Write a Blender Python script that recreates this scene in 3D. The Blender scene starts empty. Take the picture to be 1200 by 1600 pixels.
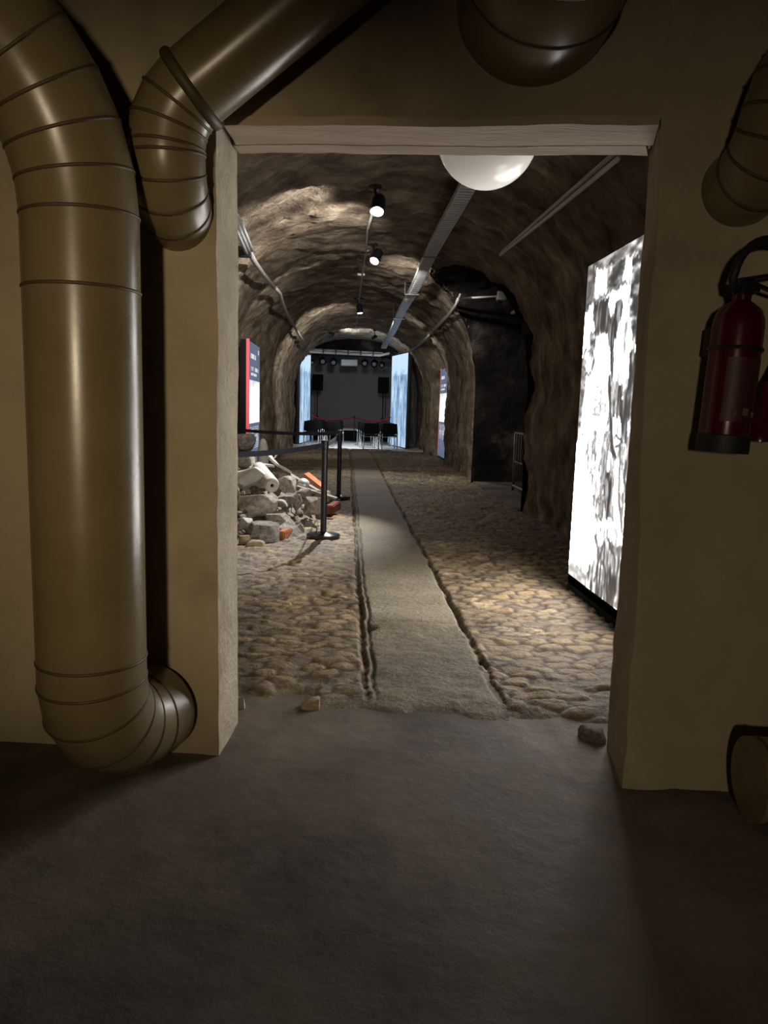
import bpy, bmesh, math, random
import numpy as np
from mathutils import Vector, Matrix, Quaternion
random.seed(7)
rng = np.random.default_rng(7)
PI = math.pi
SC = bpy.context.scene
COL = SC.collection

# ------------------------------------------------------------------ camera maths
F = 1155.6; CAMH = 1.35; ROLL = math.radians(1.7)
def _rot(x, y):
    return x*math.cos(ROLL)+y*math.sin(ROLL), -x*math.sin(ROLL)+y*math.cos(ROLL)
_xu, _yu = _rot(-58., -165.)
PITCH = math.atan2(-_yu, F); YAW = math.atan2(-_xu, math.hypot(F, _yu))
FW = Vector((math.sin(YAW)*math.cos(PITCH), math.cos(YAW)*math.cos(PITCH), -math.sin(PITCH)))
RT = Vector((math.cos(YAW), -math.sin(YAW), 0)); UP = RT.cross(FW)
CAM = Vector((0, 0, CAMH))
def _ray(px, py):
    x, y = _rot(px-600, py-800)
    return FW + RT*(x/F) - UP*(y/F)
def at(px, py, y):            # point of the photograph's pixel at world distance y
    d = _ray(px, py); return CAM + d*(y/d.y)
def fl(px, py, z=0.0):        # the same on a level z
    d = _ray(px, py); return CAM + d*((z-CAMH)/d.z)
def proj_np(P):
    V = P - np.array(CAM)
    z = V @ np.array(FW); x = F*(V @ np.array(RT))/z; y = -F*(V @ np.array(UP))/z
    c, s = math.cos(ROLL), math.sin(ROLL)
    return 600+x*c-y*s, 800+x*s+y*c

cd = bpy.data.cameras.new('camera'); cam = bpy.data.objects.new('camera', cd); COL.objects.link(cam)
cd.sensor_fit = 'VERTICAL'; cd.sensor_height = 36; cd.lens = F*36/1600; cd.clip_start = 0.02; cd.clip_end = 200
X = RT*math.cos(ROLL)+UP*math.sin(ROLL); Y = -RT*math.sin(ROLL)+UP*math.cos(ROLL)
m = Matrix((X, Y, -FW)).transposed().to_4x4(); m.translation = CAM; cam.matrix_world = m
SC.camera = cam

# ------------------------------------------------------------------ noise in numpy
def _hash(ix, iy, iz, seed):
    h = (ix.astype(np.int64)*374761393 + iy.astype(np.int64)*668265263 + iz.astype(np.int64)*2147483647 + seed*1274126177) & 0xffffffff
    h = ((h ^ (h >> 13))*1274126177) & 0xffffffff
    h = ((h ^ (h >> 16))*2246822519) & 0xffffffff
    return ((h ^ (h >> 15)) & 0xffffff)/float(0xffffff)
def vnoise(P, seed=0):        # value noise, -1..1
    P = np.asarray(P, float); I = np.floor(P); f = P-I; u = f*f*f*(f*(f*6-15)+10)
    r = 0
    for dx in (0, 1):
        wx = u[:, 0] if dx else 1-u[:, 0]
        for dy in (0, 1):
            wy = u[:, 1] if dy else 1-u[:, 1]
            for dz in (0, 1):
                wz = u[:, 2] if dz else 1-u[:, 2]
                r = r + wx*wy*wz*_hash(I[:, 0]+dx, I[:, 1]+dy, I[:, 2]+dz, seed)
    return r*2-1
def fbm(P, seed=0, octv=4):
    r = 0; a = 1.0; t = 0; Q = np.array(P, float)
    for k in range(octv):
        r = r + a*vnoise(Q, seed+k); t += a; a *= .5; Q = Q*2.03
    return r/t

# ------------------------------------------------------------------ object helpers
def smooth_all(me, v=True):
    me.polygons.foreach_set('use_smooth', [v]*len(me.polygons))
def link(name, me, mat=None, parent=None):
    o = bpy.data.objects.new(name, me); COL.objects.link(o)
    if mat is not None:
        for mm in (mat if isinstance(mat, (list, tuple)) else [mat]): me.materials.append(mm)
    if parent is not None: o.parent = parent
    return o
def obj(name, bm, mat=None, parent=None, smooth=None):
    me = bpy.data.meshes.new(name)
    bmesh.ops.recalc_face_normals(bm, faces=bm.faces)
    bm.to_mesh(me); bm.free()
    if smooth is True: smooth_all(me)
    elif smooth is not None:
        smooth_all(me); me.set_sharp_from_angle(angle=math.radians(smooth))
    return link(name, me, mat, parent)
def tag(o, label=None, cat=None, group=None, kind=None):
    if label: o['label'] = label
    if cat: o['category'] = cat
    if group: o['group'] = group
    if kind: o['kind'] = kind
    return o
def thing(name, label, cat, loc=(0, 0, 0), rz=0, group=None):
    o = bpy.data.objects.new(name, None); COL.objects.link(o); o.empty_display_size = .1
    o.location = loc; o.rotation_euler = (0, 0, rz)
    return tag(o, label, cat, group)
def struct(name, bm, mat, smooth=None):
    return tag(obj(name, bm, mat, None, smooth), kind='structure')
def dup(root, loc, rz=None, label=None, group=None):
    r = root.copy(); COL.objects.link(r); r.location = loc
    if rz is not None: r.rotation_euler = (0, 0, rz)
    if label: r['label'] = label
    if group: r['group'] = group
    for ch in list(root.children):
        c = ch.copy(); COL.objects.link(c); c.parent = r
        for g in list(ch.children):
            d = g.copy(); COL.objects.link(d); d.parent = c
    return r
def B(): return bmesh.new()
def merge(bm, tmp):
    me = bpy.data.meshes.new('t'); tmp.to_mesh(me); tmp.free(); bm.from_mesh(me); bpy.data.meshes.remove(me)
def box(bm, c, s, bev=0.0, rot=None, seg=2):
    t = bmesh.new(); bmesh.ops.create_cube(t, size=1)
    bmesh.ops.scale(t, vec=s, verts=t.verts)
    if bev: bmesh.ops.bevel(t, geom=t.edges[:], offset=bev, segments=seg, affect='EDGES', profile=.5)
    if rot is not None: bmesh.ops.transform(t, matrix=rot.to_4x4(), verts=t.verts)
    bmesh.ops.translate(t, vec=c, verts=t.verts); merge(bm, t); return bm
def frames(pts):
    pts = [Vector(p) for p in pts]; n = len(pts); T = []
    for i in range(n):
        a = pts[i]-pts[i-1] if i else pts[1]-pts[0]
        b = pts[i+1]-pts[i] if i < n-1 else a
        T.append((a.normalized()+b.normalized()).normalized())
    u = Vector((0, 0, 1)) if abs(T[0].z) < .9 else Vector((1, 0, 0))
    u = (u-T[0]*u.dot(T[0])).normalized(); U = [u]
    for i in range(1, n):
        q = T[i-1].rotation_difference(T[i]); u = q @ u; u = (u-T[i]*u.dot(T[i])).normalized(); U.append(u)
    return pts, T, U
def tube(bm, pts, r, seg=12, cap=True, sx=1.0):
    pts, T, U = frames(pts); rs = r if isinstance(r, (list, tuple)) else [r]*len(pts); rings = []
    for p, t, u, rr in zip(pts, T, U, rs):
        v = t.cross(u)
        rings.append([bm.verts.new(p+u*(rr*math.cos(2*PI*k/seg))+v*(rr*sx*math.sin(2*PI*k/seg))) for k in range(seg)])
    for a, b in zip(rings, rings[1:]):
        for k in range(seg): bm.faces.new((a[k], a[(k+1) % seg], b[(k+1) % seg], b[k]))
    if cap:
        bm.faces.new(rings[0][::-1]); bm.faces.new(rings[-1])
    return bm
def lathe(bm, prof, seg=32, c=(0, 0, 0), rot=None):
    t = bmesh.new(); rings = []
    for r, z in prof:
        if r < 1e-5: rings.append([t.verts.new((0, 0, z))])
        else: rings.append([t.verts.new((r*math.cos(2*PI*k/seg), r*math.sin(2*PI*k/seg), z)) for k in range(seg)])
    for a, b in zip(rings, rings[1:]):
        for k in range(seg):
            f = [a[k % len(a)], a[(k+1) % len(a)], b[(k+1) % len(b)], b[k % len(b)]]
            g = []
            for v in f:
                if v not in g: g.append(v)
            if len(g) > 2: t.faces.new(g)
    if rot is not None: bmesh.ops.transform(t, matrix=rot.to_4x4(), verts=t.verts)
    bmesh.ops.translate(t, vec=c, verts=t.verts); merge(bm, t); return bm
def ring(bm, p, t, R, r, seg=48, sub=8):
    t = Vector(t).normalized(); u = t.orthogonal().normalized(); v = t.cross(u); p = Vector(p); rr = []
    for k in range(seg):
        d = u*math.cos(2*PI*k/seg)+v*math.sin(2*PI*k/seg)
        rr.append([bm.verts.new(p+d*(R+r*math.cos(2*PI*j/sub))+t*(r*1.5*math.sin(2*PI*j/sub))) for j in range(sub)])
    for k in range(seg):
        a, b = rr[k], rr[(k+1) % seg]
        for j in range(sub): bm.faces.new((a[j], b[j], b[(j+1) % sub], a[(j+1) % sub]))
    return bm
def grid_mesh(name, P, nu, nv, mat, keep=None, col=None, parent=None):
    """P: (nu*nv,3) row-major (u outer); faces between neighbours."""
    idx = np.arange(nu*nv).reshape(nu, nv)
    q = np.stack([idx[:-1, :-1], idx[1:, :-1], idx[1:, 1:], idx[:-1, 1:]], -1).reshape(-1, 4)
    if keep is not None: q = q[keep]
    used = np.unique(q); remap = -np.ones(nu*nv, int); remap[used] = np.arange(len(used))
    me = bpy.data.meshes.new(name); me.from_pydata(P[used].tolist(), [], remap[q].tolist()); me.update(); smooth_all(me)
    if col is not None:
        a = me.color_attributes.new('Col', 'FLOAT_COLOR', 'POINT')
        c4 = np.ones((len(used), 4)); c4[:, :3] = col[used]; a.data.foreach_set('color', c4.ravel())
    return link(name, me, mat, parent), used

# ------------------------------------------------------------------ materials
def mat(name, base=(.5, .5, .5), rough=.6, metal=0.0, emit=None, estr=0.0, spec=.5):
    mm = bpy.data.materials.new(name); mm.use_nodes = True
    p = mm.node_tree.nodes['Principled BSDF']
    p.inputs['Base Color'].default_value = (*base, 1); p.inputs['Roughness'].default_value = rough
    p.inputs['Metallic'].default_value = metal; p.inputs['Specular IOR Level'].default_value = spec
    if emit: p.inputs['Emission Color'].default_value = (*emit, 1); p.inputs['Emission Strength'].default_value = estr
    return mm
def N(mm, t, **kw):
    n = mm.node_tree.nodes.new(t)
    for k, v in kw.items():
        if k in n.inputs: n.inputs[k].default_value = v
        else: setattr(n, k, v)
    return n
def L(mm, a, b): mm.node_tree.links.new(a, b)
def ramp(mm, stops):
    r = N(mm, 'ShaderNodeValToRGB'); e = r.color_ramp.elements
    while len(e) < len(stops): e.new(.5)
    for el, (p, c) in zip(e, stops): el.position = p; el.color = (*c, 1)
    return r
def noisy(name, stops, scale=3.0, rough=.8, bump=.3, bscale=20.0, dist=.02, detail=6, stretch=None, metal=0, spec=.4, obj_space=True, second=None, rvar=0):
    mm = mat(name, (.5, .5, .5), rough, metal, spec=spec); p = mm.node_tree.nodes['Principled BSDF']
    tc = N(mm, 'ShaderNodeTexCoord'); src = tc.outputs['Object']
    if stretch:
        mp = N(mm, 'ShaderNodeMapping'); mp.inputs['Scale'].default_value = stretch; L(mm, src, mp.inputs[0]); src = mp.outputs[0]
    n = N(mm, 'ShaderNodeTexNoise', Scale=scale, Detail=detail, Roughness=.62); L(mm, src, n.inputs['Vector'])
    r = ramp(mm, stops); L(mm, n.outputs['Fac'], r.inputs[0]); out = r.outputs[0]
    if second:      # (scale, lo, hi, colour): stains mixed over
        n2 = N(mm, 'ShaderNodeTexNoise', Scale=second[0], Detail=5.0, Roughness=.6); L(mm, src, n2.inputs['Vector'])
        r2 = ramp(mm, [(second[1], (0, 0, 0)), (second[2], (1, 1, 1))]); L(mm, n2.outputs['Fac'], r2.inputs[0])
        mx = N(mm, 'ShaderNodeMix', data_type='RGBA'); L(mm, r2.outputs[0], mx.inputs[0]); L(mm, out, mx.inputs[6]); mx.inputs[7].default_value = (*second[3], 1); out = mx.outputs[2]
    L(mm, out, p.inputs['Base Color'])
    if rvar:
        mr = N(mm, 'ShaderNodeMapRange'); L(mm, n.outputs['Fac'], mr.inputs[0]); mr.inputs[1].default_value = .3; mr.inputs[2].default_value = .7
        mr.inputs[3].default_value = rough-rvar; mr.inputs[4].default_value = rough+rvar; L(mm, mr.outputs[0], p.inputs['Roughness'])
    if bump:
        b1 = N(mm, 'ShaderNodeTexNoise', Scale=bscale, Detail=8.0, Roughness=.65); L(mm, src, b1.inputs['Vector'])
        bu = N(mm, 'ShaderNodeBump', Strength=bump, Distance=dist); L(mm, b1.outputs['Fac'], bu.inputs['Height']); L(mm, bu.outputs[0], p.inputs['Normal'])
    return mm
def vcol(name, rough=.8, bump=.3, bscale=30., dist=.01, spec=.3):
    mm = mat(name, (.5, .5, .5), rough, spec=spec); p = mm.node_tree.nodes['Principled BSDF']
    a = N(mm, 'ShaderNodeVertexColor', layer_name='Col'); tc = N(mm, 'ShaderNodeTexCoord')
    n = N(mm, 'ShaderNodeTexNoise', Scale=bscale, Detail=8.0, Roughness=.65); L(mm, tc.outputs['Object'], n.inputs['Vector'])
    mr = N(mm, 'ShaderNodeMapRange'); L(mm, n.outputs['Fac'], mr.inputs[0]); mr.inputs[1].default_value = .25; mr.inputs[2].default_value = .75; mr.inputs[3].default_value = .6; mr.inputs[4].default_value = 1.4
    mx = N(mm, 'ShaderNodeVectorMath', operation='MULTIPLY'); L(mm, a.outputs[0], mx.inputs[0]); L(mm, mr.outputs[0], mx.inputs[1]); L(mm, mx.outputs[0], p.inputs['Base Color'])
    bu = N(mm, 'ShaderNodeBump', Strength=bump, Distance=dist); L(mm, n.outputs['Fac'], bu.inputs['Height']); L(mm, bu.outputs[0], p.inputs['Normal'])
    return mm
def lightbox_mat(name, strength):
    mm = mat(name, (.02, .02, .02), .35); p = mm.node_tree.nodes['Principled BSDF']
    a = N(mm, 'ShaderNodeVertexColor', layer_name='Col'); L(mm, a.outputs[0], p.inputs['Emission Color']); p.inputs['Emission Strength'].default_value = strength
    return mm

M = {}
M['plaster'] = noisy('plaster', [(.25, (.30, .24, .155)), (.55, (.40, .325, .215)), (.8, (.50, .41, .28))], 1.6, .85, .45, 22, .014, second=(1.7, .52, .74, (.22, .17, .115)))
M['lit_reveal'] = noisy('rough lit reveal', [(.25, (.42, .35, .25)), (.55, (.60, .52, .39)), (.8, (.74, .66, .51))], 5, .9, .8, 38, .02, second=(3.0, .62, .8, (.24, .18, .12)))
M['lintel'] = noisy('old lintel board', [(.2, (.33, .25, .18)), (.6, (.50, .40, .31)), (.85, (.60, .50, .39))], 3, .85, .5, 30, .012, stretch=(.25, 3, 3))
M['concrete'] = noisy('worn concrete', [(.25, (.115, .092, .072)), (.5, (.19, .155, .123)), (.75, (.29, .24, .19))], 1.3, .74, .45, 6, .02, second=(.9, .48, .61, (.098, .083, .069)), rvar=.08)
M['rock'] = noisy('tunnel rock', [(.28, (.06, .043, .032)), (.43, (.20, .15, .108)), (.56, (.33, .26, .19)), (.72, (.55, .48, .37))], 2.6, .95, 1.0, 11, .16, detail=14, second=(.8, .55, .70, (.10, .073, .055)), spec=.15, stretch=(1, 1.35, 1))
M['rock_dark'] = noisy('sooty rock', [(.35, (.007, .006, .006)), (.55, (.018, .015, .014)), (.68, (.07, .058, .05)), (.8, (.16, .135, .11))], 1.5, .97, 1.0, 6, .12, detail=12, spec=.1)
M['room'] = noisy('cellar wall', [(.3, (.14, .105, .07)), (.7, (.22, .17, .115))], 1.5, .9, .3, 18, .01)
M['cobble'] = vcol('cobbles', .70, .8, 40, .018, .4)
M['duct'] = noisy('painted duct', [(.3, (.15, .112, .055)), (.7, (.20, .15, .078))], 2.0, .29, .06, 30, .004, spec=.5, rvar=.05)
M['seam'] = noisy('duct seam', [(.3, (.055, .04, .02)), (.7, (.085, .062, .032))], 5, .55, 0)
M['black'] = mat('black powder coat', (.012, .012, .014), .4)
M['matt_black'] = mat('matt black', (.008, .008, .009), .9, spec=.2)
M['rubber'] = mat('black rubber', (.012, .012, .012), .6)
M['belt'] = noisy('woven belt', [(.3, (.018, .018, .024)), (.7, (.03, .03, .04))], 60, .8, 0)
M['red_paint'] = noisy('red enamel', [(.3, (.06, .004, .006)), (.7, (.08, .005, .007))], 3, .22, 0, spec=.6)
M['red_print'] = mat('red stripe', (.6, .08, .09), .4, emit=(.80, .13, .16), estr=.6)
M['steel'] = noisy('galvanised steel', [(.3, (.46, .48, .48)), (.7, (.66, .68, .68))], 12, .38, .1, 60, .002, metal=.45)
M['chrome'] = mat('chrome', (.75, .76, .78), .18, 1.0)
M['grey_cable'] = noisy('grey cable sheath', [(.3, (.22, .21, .20)), (.7, (.34, .33, .31))], 9, .6, 0)
M['pale_pipe'] = mat('pale conduit', (.52, .51, .48), .45)
M['opal'] = mat('opal glass', (.72, .70, .66), .25, emit=(1, .93, .82), estr=.17)
M['lens'] = mat('lit lamp lens', (.9, .9, .9), .3, emit=(.93, .97, 1), estr=14)
M['dim_lens'] = mat('unlit lamp lens', (.10, .10, .11), .2, emit=(.8, .85, 1), estr=.03)
M['fabric'] = noisy('black chair fabric', [(.3, (.005, .005, .006)), (.7, (.010, .010, .011))], 50, .95, .2, 200, .002, spec=.08)
M['backdrop'] = noisy('grey backdrop', [(.3, (.26, .25, .245)), (.7, (.30, .29, .285))], .8, .9, .05, 30, .01)
M['white'] = noisy('white paint', [(.3, (.66, .66, .65)), (.7, (.78, .78, .77))], 4, .5, 0)
M['pale_floor'] = noisy('pale stone flags', [(.3, (.50, .49, .47)), (.7, (.70, .69, .66))], 2.5, .6, .2, 20, .01)
M['red_rope'] = noisy('red velvet rope', [(.3, (.42, .015, .025)), (.7, (.55, .03, .04))], 60, .8, .3, 90, .004)
M['stone'] = noisy('rubble stone', [(.3, (.26, .20, .155)), (.48, (.54, .45, .36)), (.66, (.78, .70, .60))], 6, .9, 1.0, 18, .04, detail=10)
M['stone_grey'] = noisy('grey rubble stone', [(.3, (.19, .16, .14)), (.48, (.40, .355, .31)), (.66, (.66, .60, .54))], 7, .9, 1.0, 18, .04, detail=10)
M['stone_ochre'] = noisy('ochre stone', [(.25, (.26, .20, .115)), (.5, (.42, .33, .20)), (.75, (.54, .45, .30))], 6, .85, .5, 20, .02)
M['pale'] = noisy('pale plaster lump', [(.25, (.50, .47, .41)), (.7, (.68, .65, .59))], 6, .75, .3, 24, .01)
M['brick'] = noisy('orange brick', [(.25, (.36, .12, .05)), (.6, (.56, .22, .10)), (.8, (.60, .40, .24))], 9, .9, .5, 40, .01)
M['dark_brick'] = noisy('dark red brick', [(.25, (.12, .035, .025)), (.7, (.25, .08, .055))], 9, .9, .5, 40, .01)
M['board'] = noisy('weathered board', [(.25, (.16, .135, .11)), (.7, (.30, .265, .22))], 4, .85, .4, 30, .01, stretch=(1, 6, 6))
M['grit'] = noisy('rubble grit', [(.25, (.13, .105, .08)), (.5, (.25, .21, .165)), (.8, (.42, .37, .30))], 16, .95, .9, 40, .03)
M['door_grey'] = noisy('grey door paint', [(.3, (.40, .42, .45)), (.7, (.50, .52, .55))], 2, .6, 0)
M['gate'] = mat('dull gate metal', (.20, .20, .20), .5, .6)
M['label'] = noisy('aged paper label', [(.3, (.12, .09, .06)), (.7, (.20, .16, .10))], 20, .6, 0)
M['poster'] = lightbox_mat('lit poster print', 19.0)
M['info'] = lightbox_mat('lit information print', 1.0)
M['stage_print'] = lightbox_mat('lit stage print', .95)

# ------------------------------------------------------------------ doorway wall
def ywall(x): return 2.75-.127*(x+.46)           # the near face of the wall
TH = .285
def hexgrid(bm, c8, step=.05, amp=.006, seed=3, fn=None):
    """c8: corners (x0y0z0,x1y0z0,x1y1z0,x0y1z0, same at top); a closed box with gridded, slightly uneven faces"""
    c = [Vector(v) for v in c8]
    quads = [(0, 1, 5, 4), (1, 2, 6, 5), (2, 3, 7, 6), (3, 0, 4, 7), (4, 5, 6, 7), (3, 2, 1, 0)]
    for q in quads:
        a, b, d, e = (c[i] for i in q)
        nu = max(1, int(max((b-a).length, (d-e).length)/step)); nv = max(1, int(max((e-a).length, (d-b).length)/step))
        P = np.array([((a*(1-i/nu)+b*(i/nu))*(1-j/nv)+(e*(1-i/nu)+d*(i/nu))*(j/nv))[:] for i in range(nu+1) for j in range(nv+1)])
        D = np.stack([fbm(P*3.1+11, seed, 3), fbm(P*3.1+47, seed+5, 3), fbm(P*3.1+91, seed+9, 3)], -1)*amp*1.6
        D += np.stack([fbm(P*14+5, seed+2, 2), fbm(P*14+31, seed+3, 2), fbm(P*14+77, seed+4, 2)], -1)*amp*.7
        P = P+D
        if fn: P = fn(P)
        V = [bm.verts.new(p) for p in P]
        for i in range(nu):
            for j in range(nv):
                k = i*(nv+1)+j; bm.faces.new((V[k], V[k+nv+1], V[k+nv+2], V[k+1]))
    bmesh.ops.remove_doubles(bm, verts=bm.verts, dist=.0015)
LZ = 2.30
xl0, xl1 = -.468, -.436
bm = B()
hexgrid(bm, [(-2.6, ywall(-2.6), -.02), (xl0, ywall(xl0), -.02), (xl1, ywall(xl0)+TH, -.02), (-2.6, ywall(-2.6)+TH, -.02),
             (-2.6, ywall(-2.6), 3.3), (xl0-.008, ywall(xl0), 3.3), (xl1-.006, ywall(xl0)+TH, 3.3), (-2.6, ywall(-2.6)+TH, 3.3)], .045, .005, 3)
def flare(P):
    z = np.clip(1-(P[:, 2]+.02)/.27, 0, 1); front = np.clip((ywall(P[:, 0])+.14-P[:, 1])/.1, 0, 1)
    n = .6+.5*vnoise(P*7, 4)
    P = P.copy(); P[:, 1] -= front*z**.6*.055*n; P[:, 0] -= np.clip((1.2-P[:, 0])/.15, 0, 1)*z*.03*n
    return P
hexgrid(bm, [(1.068, ywall(1.07), -.02), (3.4, ywall(3.4), -.02), (3.4, ywall(3.4)+TH, -.02), (1.104, ywall(1.1)+TH, -.02),
             (1.003, ywall(1.0), 3.3), (3.4, ywall(3.4), 3.3), (3.4, ywall(3.4)+TH, 3.3), (1.09, ywall(1.1)+TH, 3.3)], .045, .007, 6, flare)
hexgrid(bm, [(-.5, ywall(-.5)+.004, LZ+.025), (1.06, ywall(1.06)+.004, LZ+.025), (1.13, ywall(1.1)+TH-.004, LZ+.025), (-.46, ywall(-.5)+TH-.004, LZ+.025),
             (-.5, ywall(-.5)+.004, 3.3), (1.04, ywall(1.04)+.004, 3.3), (1.13, ywall(1.1)+TH-.004, 3.3), (-.46, ywall(-.5)+TH-.004, 3.3)], .045, .006, 9)
w = struct('wall_doorway', bm, [M['plaster'], M['lit_reveal']], 40)
for p in w.data.polygons:      # rough left reveal, the poster's light painted in as paler plaster
    c = p.center
    if p.normal.x > .7 and c.x < -.3: p.material_index = 1
bm = B()
for (a, b) in ((-.004, .652), (.69, 1.0)):
    hexgrid(bm, [(-.445, ywall(-.45)+TH*a, LZ), (1.01+.05*a, ywall(1.05)+TH*a, LZ), (1.03+.06*b, ywall(1.05)+TH*b, LZ), (-.435, ywall(-.45)+TH*b, LZ),
                 (-.445, ywall(-.45)+TH*a, LZ+.03), (1.01+.05*a, ywall(1.05)+TH*a, LZ+.03), (1.03+.06*b, ywall(1.05)+TH*b, LZ+.03), (-.435, ywall(-.45)+TH*b, LZ+.03)], .04, .004, 12)
struct('trim_lintel', bm, M['lintel'], 40)

# near room: floor and the walls around the camera
def yedge(x): return 3.16-.215*x
nx, ny = 120, 150
xs = np.linspace(-2.9, 3.5, nx); ys = np.linspace(-4.2, 3.7, ny)
P = np.array([(x, y, 0) for x in xs for y in ys])
z = .012*fbm(P*1.1, 21, 4)+.004*fbm(P*6, 22, 3)
crack = np.abs(P[:, 0]-(.86+.06*vnoise(P*np.array([1, 2.2, 1]), 23)-.03*(P[:, 1]-2)))
z -= np.where((P[:, 1] > 1.2), .012*np.exp(-(crack/.025)**2), 0)
P[:, 2] = z-.012
o, _ = grid_mesh('floor', P, nx, ny, M['concrete']); tag(o, kind='structure')
for nm, c, s in (('wall_left', (-2.75, -.6, 1.6), (.2, 7.6, 3.4)), ('wall_right', (3.35, -.7, 1.6), (.2, 7.0, 3.4)), ('wall_rear', (.3, -4.1, 1.6), (6.2, .2, 3.4))):
    struct(nm, box(B(), c, s), M['room'])
struct('ceiling', box(B(), (.3, -.6, 3.33), (6.4, 7.7, .14)), M['room'])

# ------------------------------------------------------------------ tunnel vault
XC = .28; ZS = 1.5; NE = 2.5
def apex(y): return 3.60+.12*np.clip((y-12)/6, 0, 1)
def ss(a, b, y): t = np.clip((y-a)/(b-a), 0, 1); return t*t*(3-2*t)
def hwl(y):
    return 2.02+.36*(ss(11.4, 12.5, y)-ss(15.0, 16.6, y))-.06*(ss(17, 19, y))+.22*ss(24.2, 24.8, y)
def hwr(y):
    return 2.11+.06*ss(14, 15.5, y)+.42*(ss(18.3, 19.0, y)-ss(21.2, 21.9, y))-.05*(ss(21.6, 22.2, y)-ss(22.9, 23.2, y))+.03*ss(23.2, 23.6, y)
Y0, Y1 = 2.86, 31.6
def vault(ts, ys, A):
    """ts 0..1 along the profile; returns points and outward normals"""
    T, Yv = np.meshgrid(ts, ys, indexing='ij'); T = T.ravel(); Yv = Yv.ravel()
    a = .17; P = np.zeros((len(T), 3)); P[:, 1] = Yv
    HL, HR, AP = hwl(Yv), hwr(Yv), apex(Yv)
    lw = T < a; rw = T > 1-a; ar = ~(lw | rw)
    belly = lambda z: .10*np.sin(np.clip(z/2.2, 0, 1)*PI)
    zl = -.06+(ZS+.06)*T/a; zr = -.06+(ZS+.06)*(1-T)/a
    P[lw, 0] = XC-HL[lw]; P[lw, 2] = zl[lw]
    P[rw, 0] = XC+HR[rw]; P[rw, 2] = zr[rw]
    th = PI*(1-(T-a)/(1-2*a)); c = np.cos(th); s = np.sin(th)
    ex = np.sign(c)*np.abs(c)**(2/NE); ez = np.abs(s)**(2/NE)
    H = np.where(c < 0, HL, HR)
    P[ar, 0] = XC+(H*ex)[ar]; P[ar, 2] = (ZS+(AP-ZS)*ez)[ar]
    n = np.stack([np.where(ar, np.sign(c)*np.abs(c)**(2-2/NE)/H, np.where(lw, -1, 1)), np.zeros(len(T)), np.where(ar, np.abs(s)**(2-2/NE)/(AP-ZS), 0)], -1)
    n /= np.linalg.norm(n, axis=1)[:, None]
    return P, n
def rough_disp(P, amp=1.0):
    d = .085*fbm(P*np.array([.9, .8, .9]), 31, 3)+.07*fbm(P*np.array([2.4, 2.6, 2.6]), 41, 3)
    d += .042*fbm(P*np.array([6, 6.5, 6]), 51, 3)+.02*np.abs(fbm(P*np.array([9, 12, 9]), 61, 2))
    return d*amp
NT = 210
ts = np.linspace(0, 1, NT)
ys = [Y0]
while ys[-1] < Y1: ys.append(ys[-1]+.045+.0035*(ys[-1]-3))
ys = np.array(ys); NY = len(ys)
P, n = vault(ts, ys, None)
AYC, AHW, AAP = 11.66, 1.99, 3.46
def in_alcove(y, z, pad=0):
    h = AHW-pad; dy = np.abs(y-AYC)/h; dz = np.clip((z-ZS)/(AAP-pad-ZS), 0, None)
    return dy**NE+dz**NE < 1
amp = np.where(P[:, 1] > 25.5, .35, 1.0)
ina = (in_alcove(P[:, 1], P[:, 2]) & (P[:, 0] > XC+.3)).reshape(NT, NY)
cell = ina[:-1, :-1] & ina[1:, :-1] & ina[1:, 1:] & ina[:-1, 1:]
mv = ina.ravel()
dy_ = (P[:, 1]-AYC)/AHW; dz_ = np.clip((P[:, 2]-ZS)/(AAP-ZS), 0, None)
kk = np.where(mv, 1/np.maximum((np.abs(dy_)**NE+dz_**NE)**(1/NE), .3), 1)
snap = mv & (kk < 1.25)
P[snap, 1] = (AYC+AHW*dy_*kk)[snap]; P[snap, 2] = np.where(dz_ > 0, ZS+(AAP-ZS)*dz_*kk, P[:, 2])[snap]
Pd = P+n*rough_disp(P, 1)[:, None]*amp[:, None]
ti = np.repeat(np.arange(NT-1)[:, None], NY-1, 1)
tl, tr = int(NT*.235), int(NT*.765)
full = bpy.data.meshes.new('full')
idx = np.arange(NT*NY).reshape(NT, NY)
q = np.stack([idx[:-1, :-1], idx[:-1, 1:], idx[1:, 1:], idx[1:, :-1]], -1).reshape(-1, 4)
full.from_pydata(Pd.tolist(), [], q.tolist()); full.update()
vn = np.zeros(NT*NY*3); full.vertices.foreach_get('normal', vn); vn = vn.reshape(-1, 3); bpy.data.meshes.remove(full)
for nm, msk in (('wall_tunnel_left', ti < tl), ('wall_tunnel_right', ti >= tr), ('ceiling_vault', (ti >= tl) & (ti < tr))):
    keep = (msk & ~cell).ravel()
    o, used = grid_mesh(nm, Pd, NT, NY, M['rock'], keep)
    s = 1 if (o.data.vertices[0].normal.dot(Vector(vn[used[0]])) > 0) else -1
    o.data.normals_split_custom_set_from_vertices((vn[used]*s).tolist())
    tag(o, kind='structure')
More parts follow.
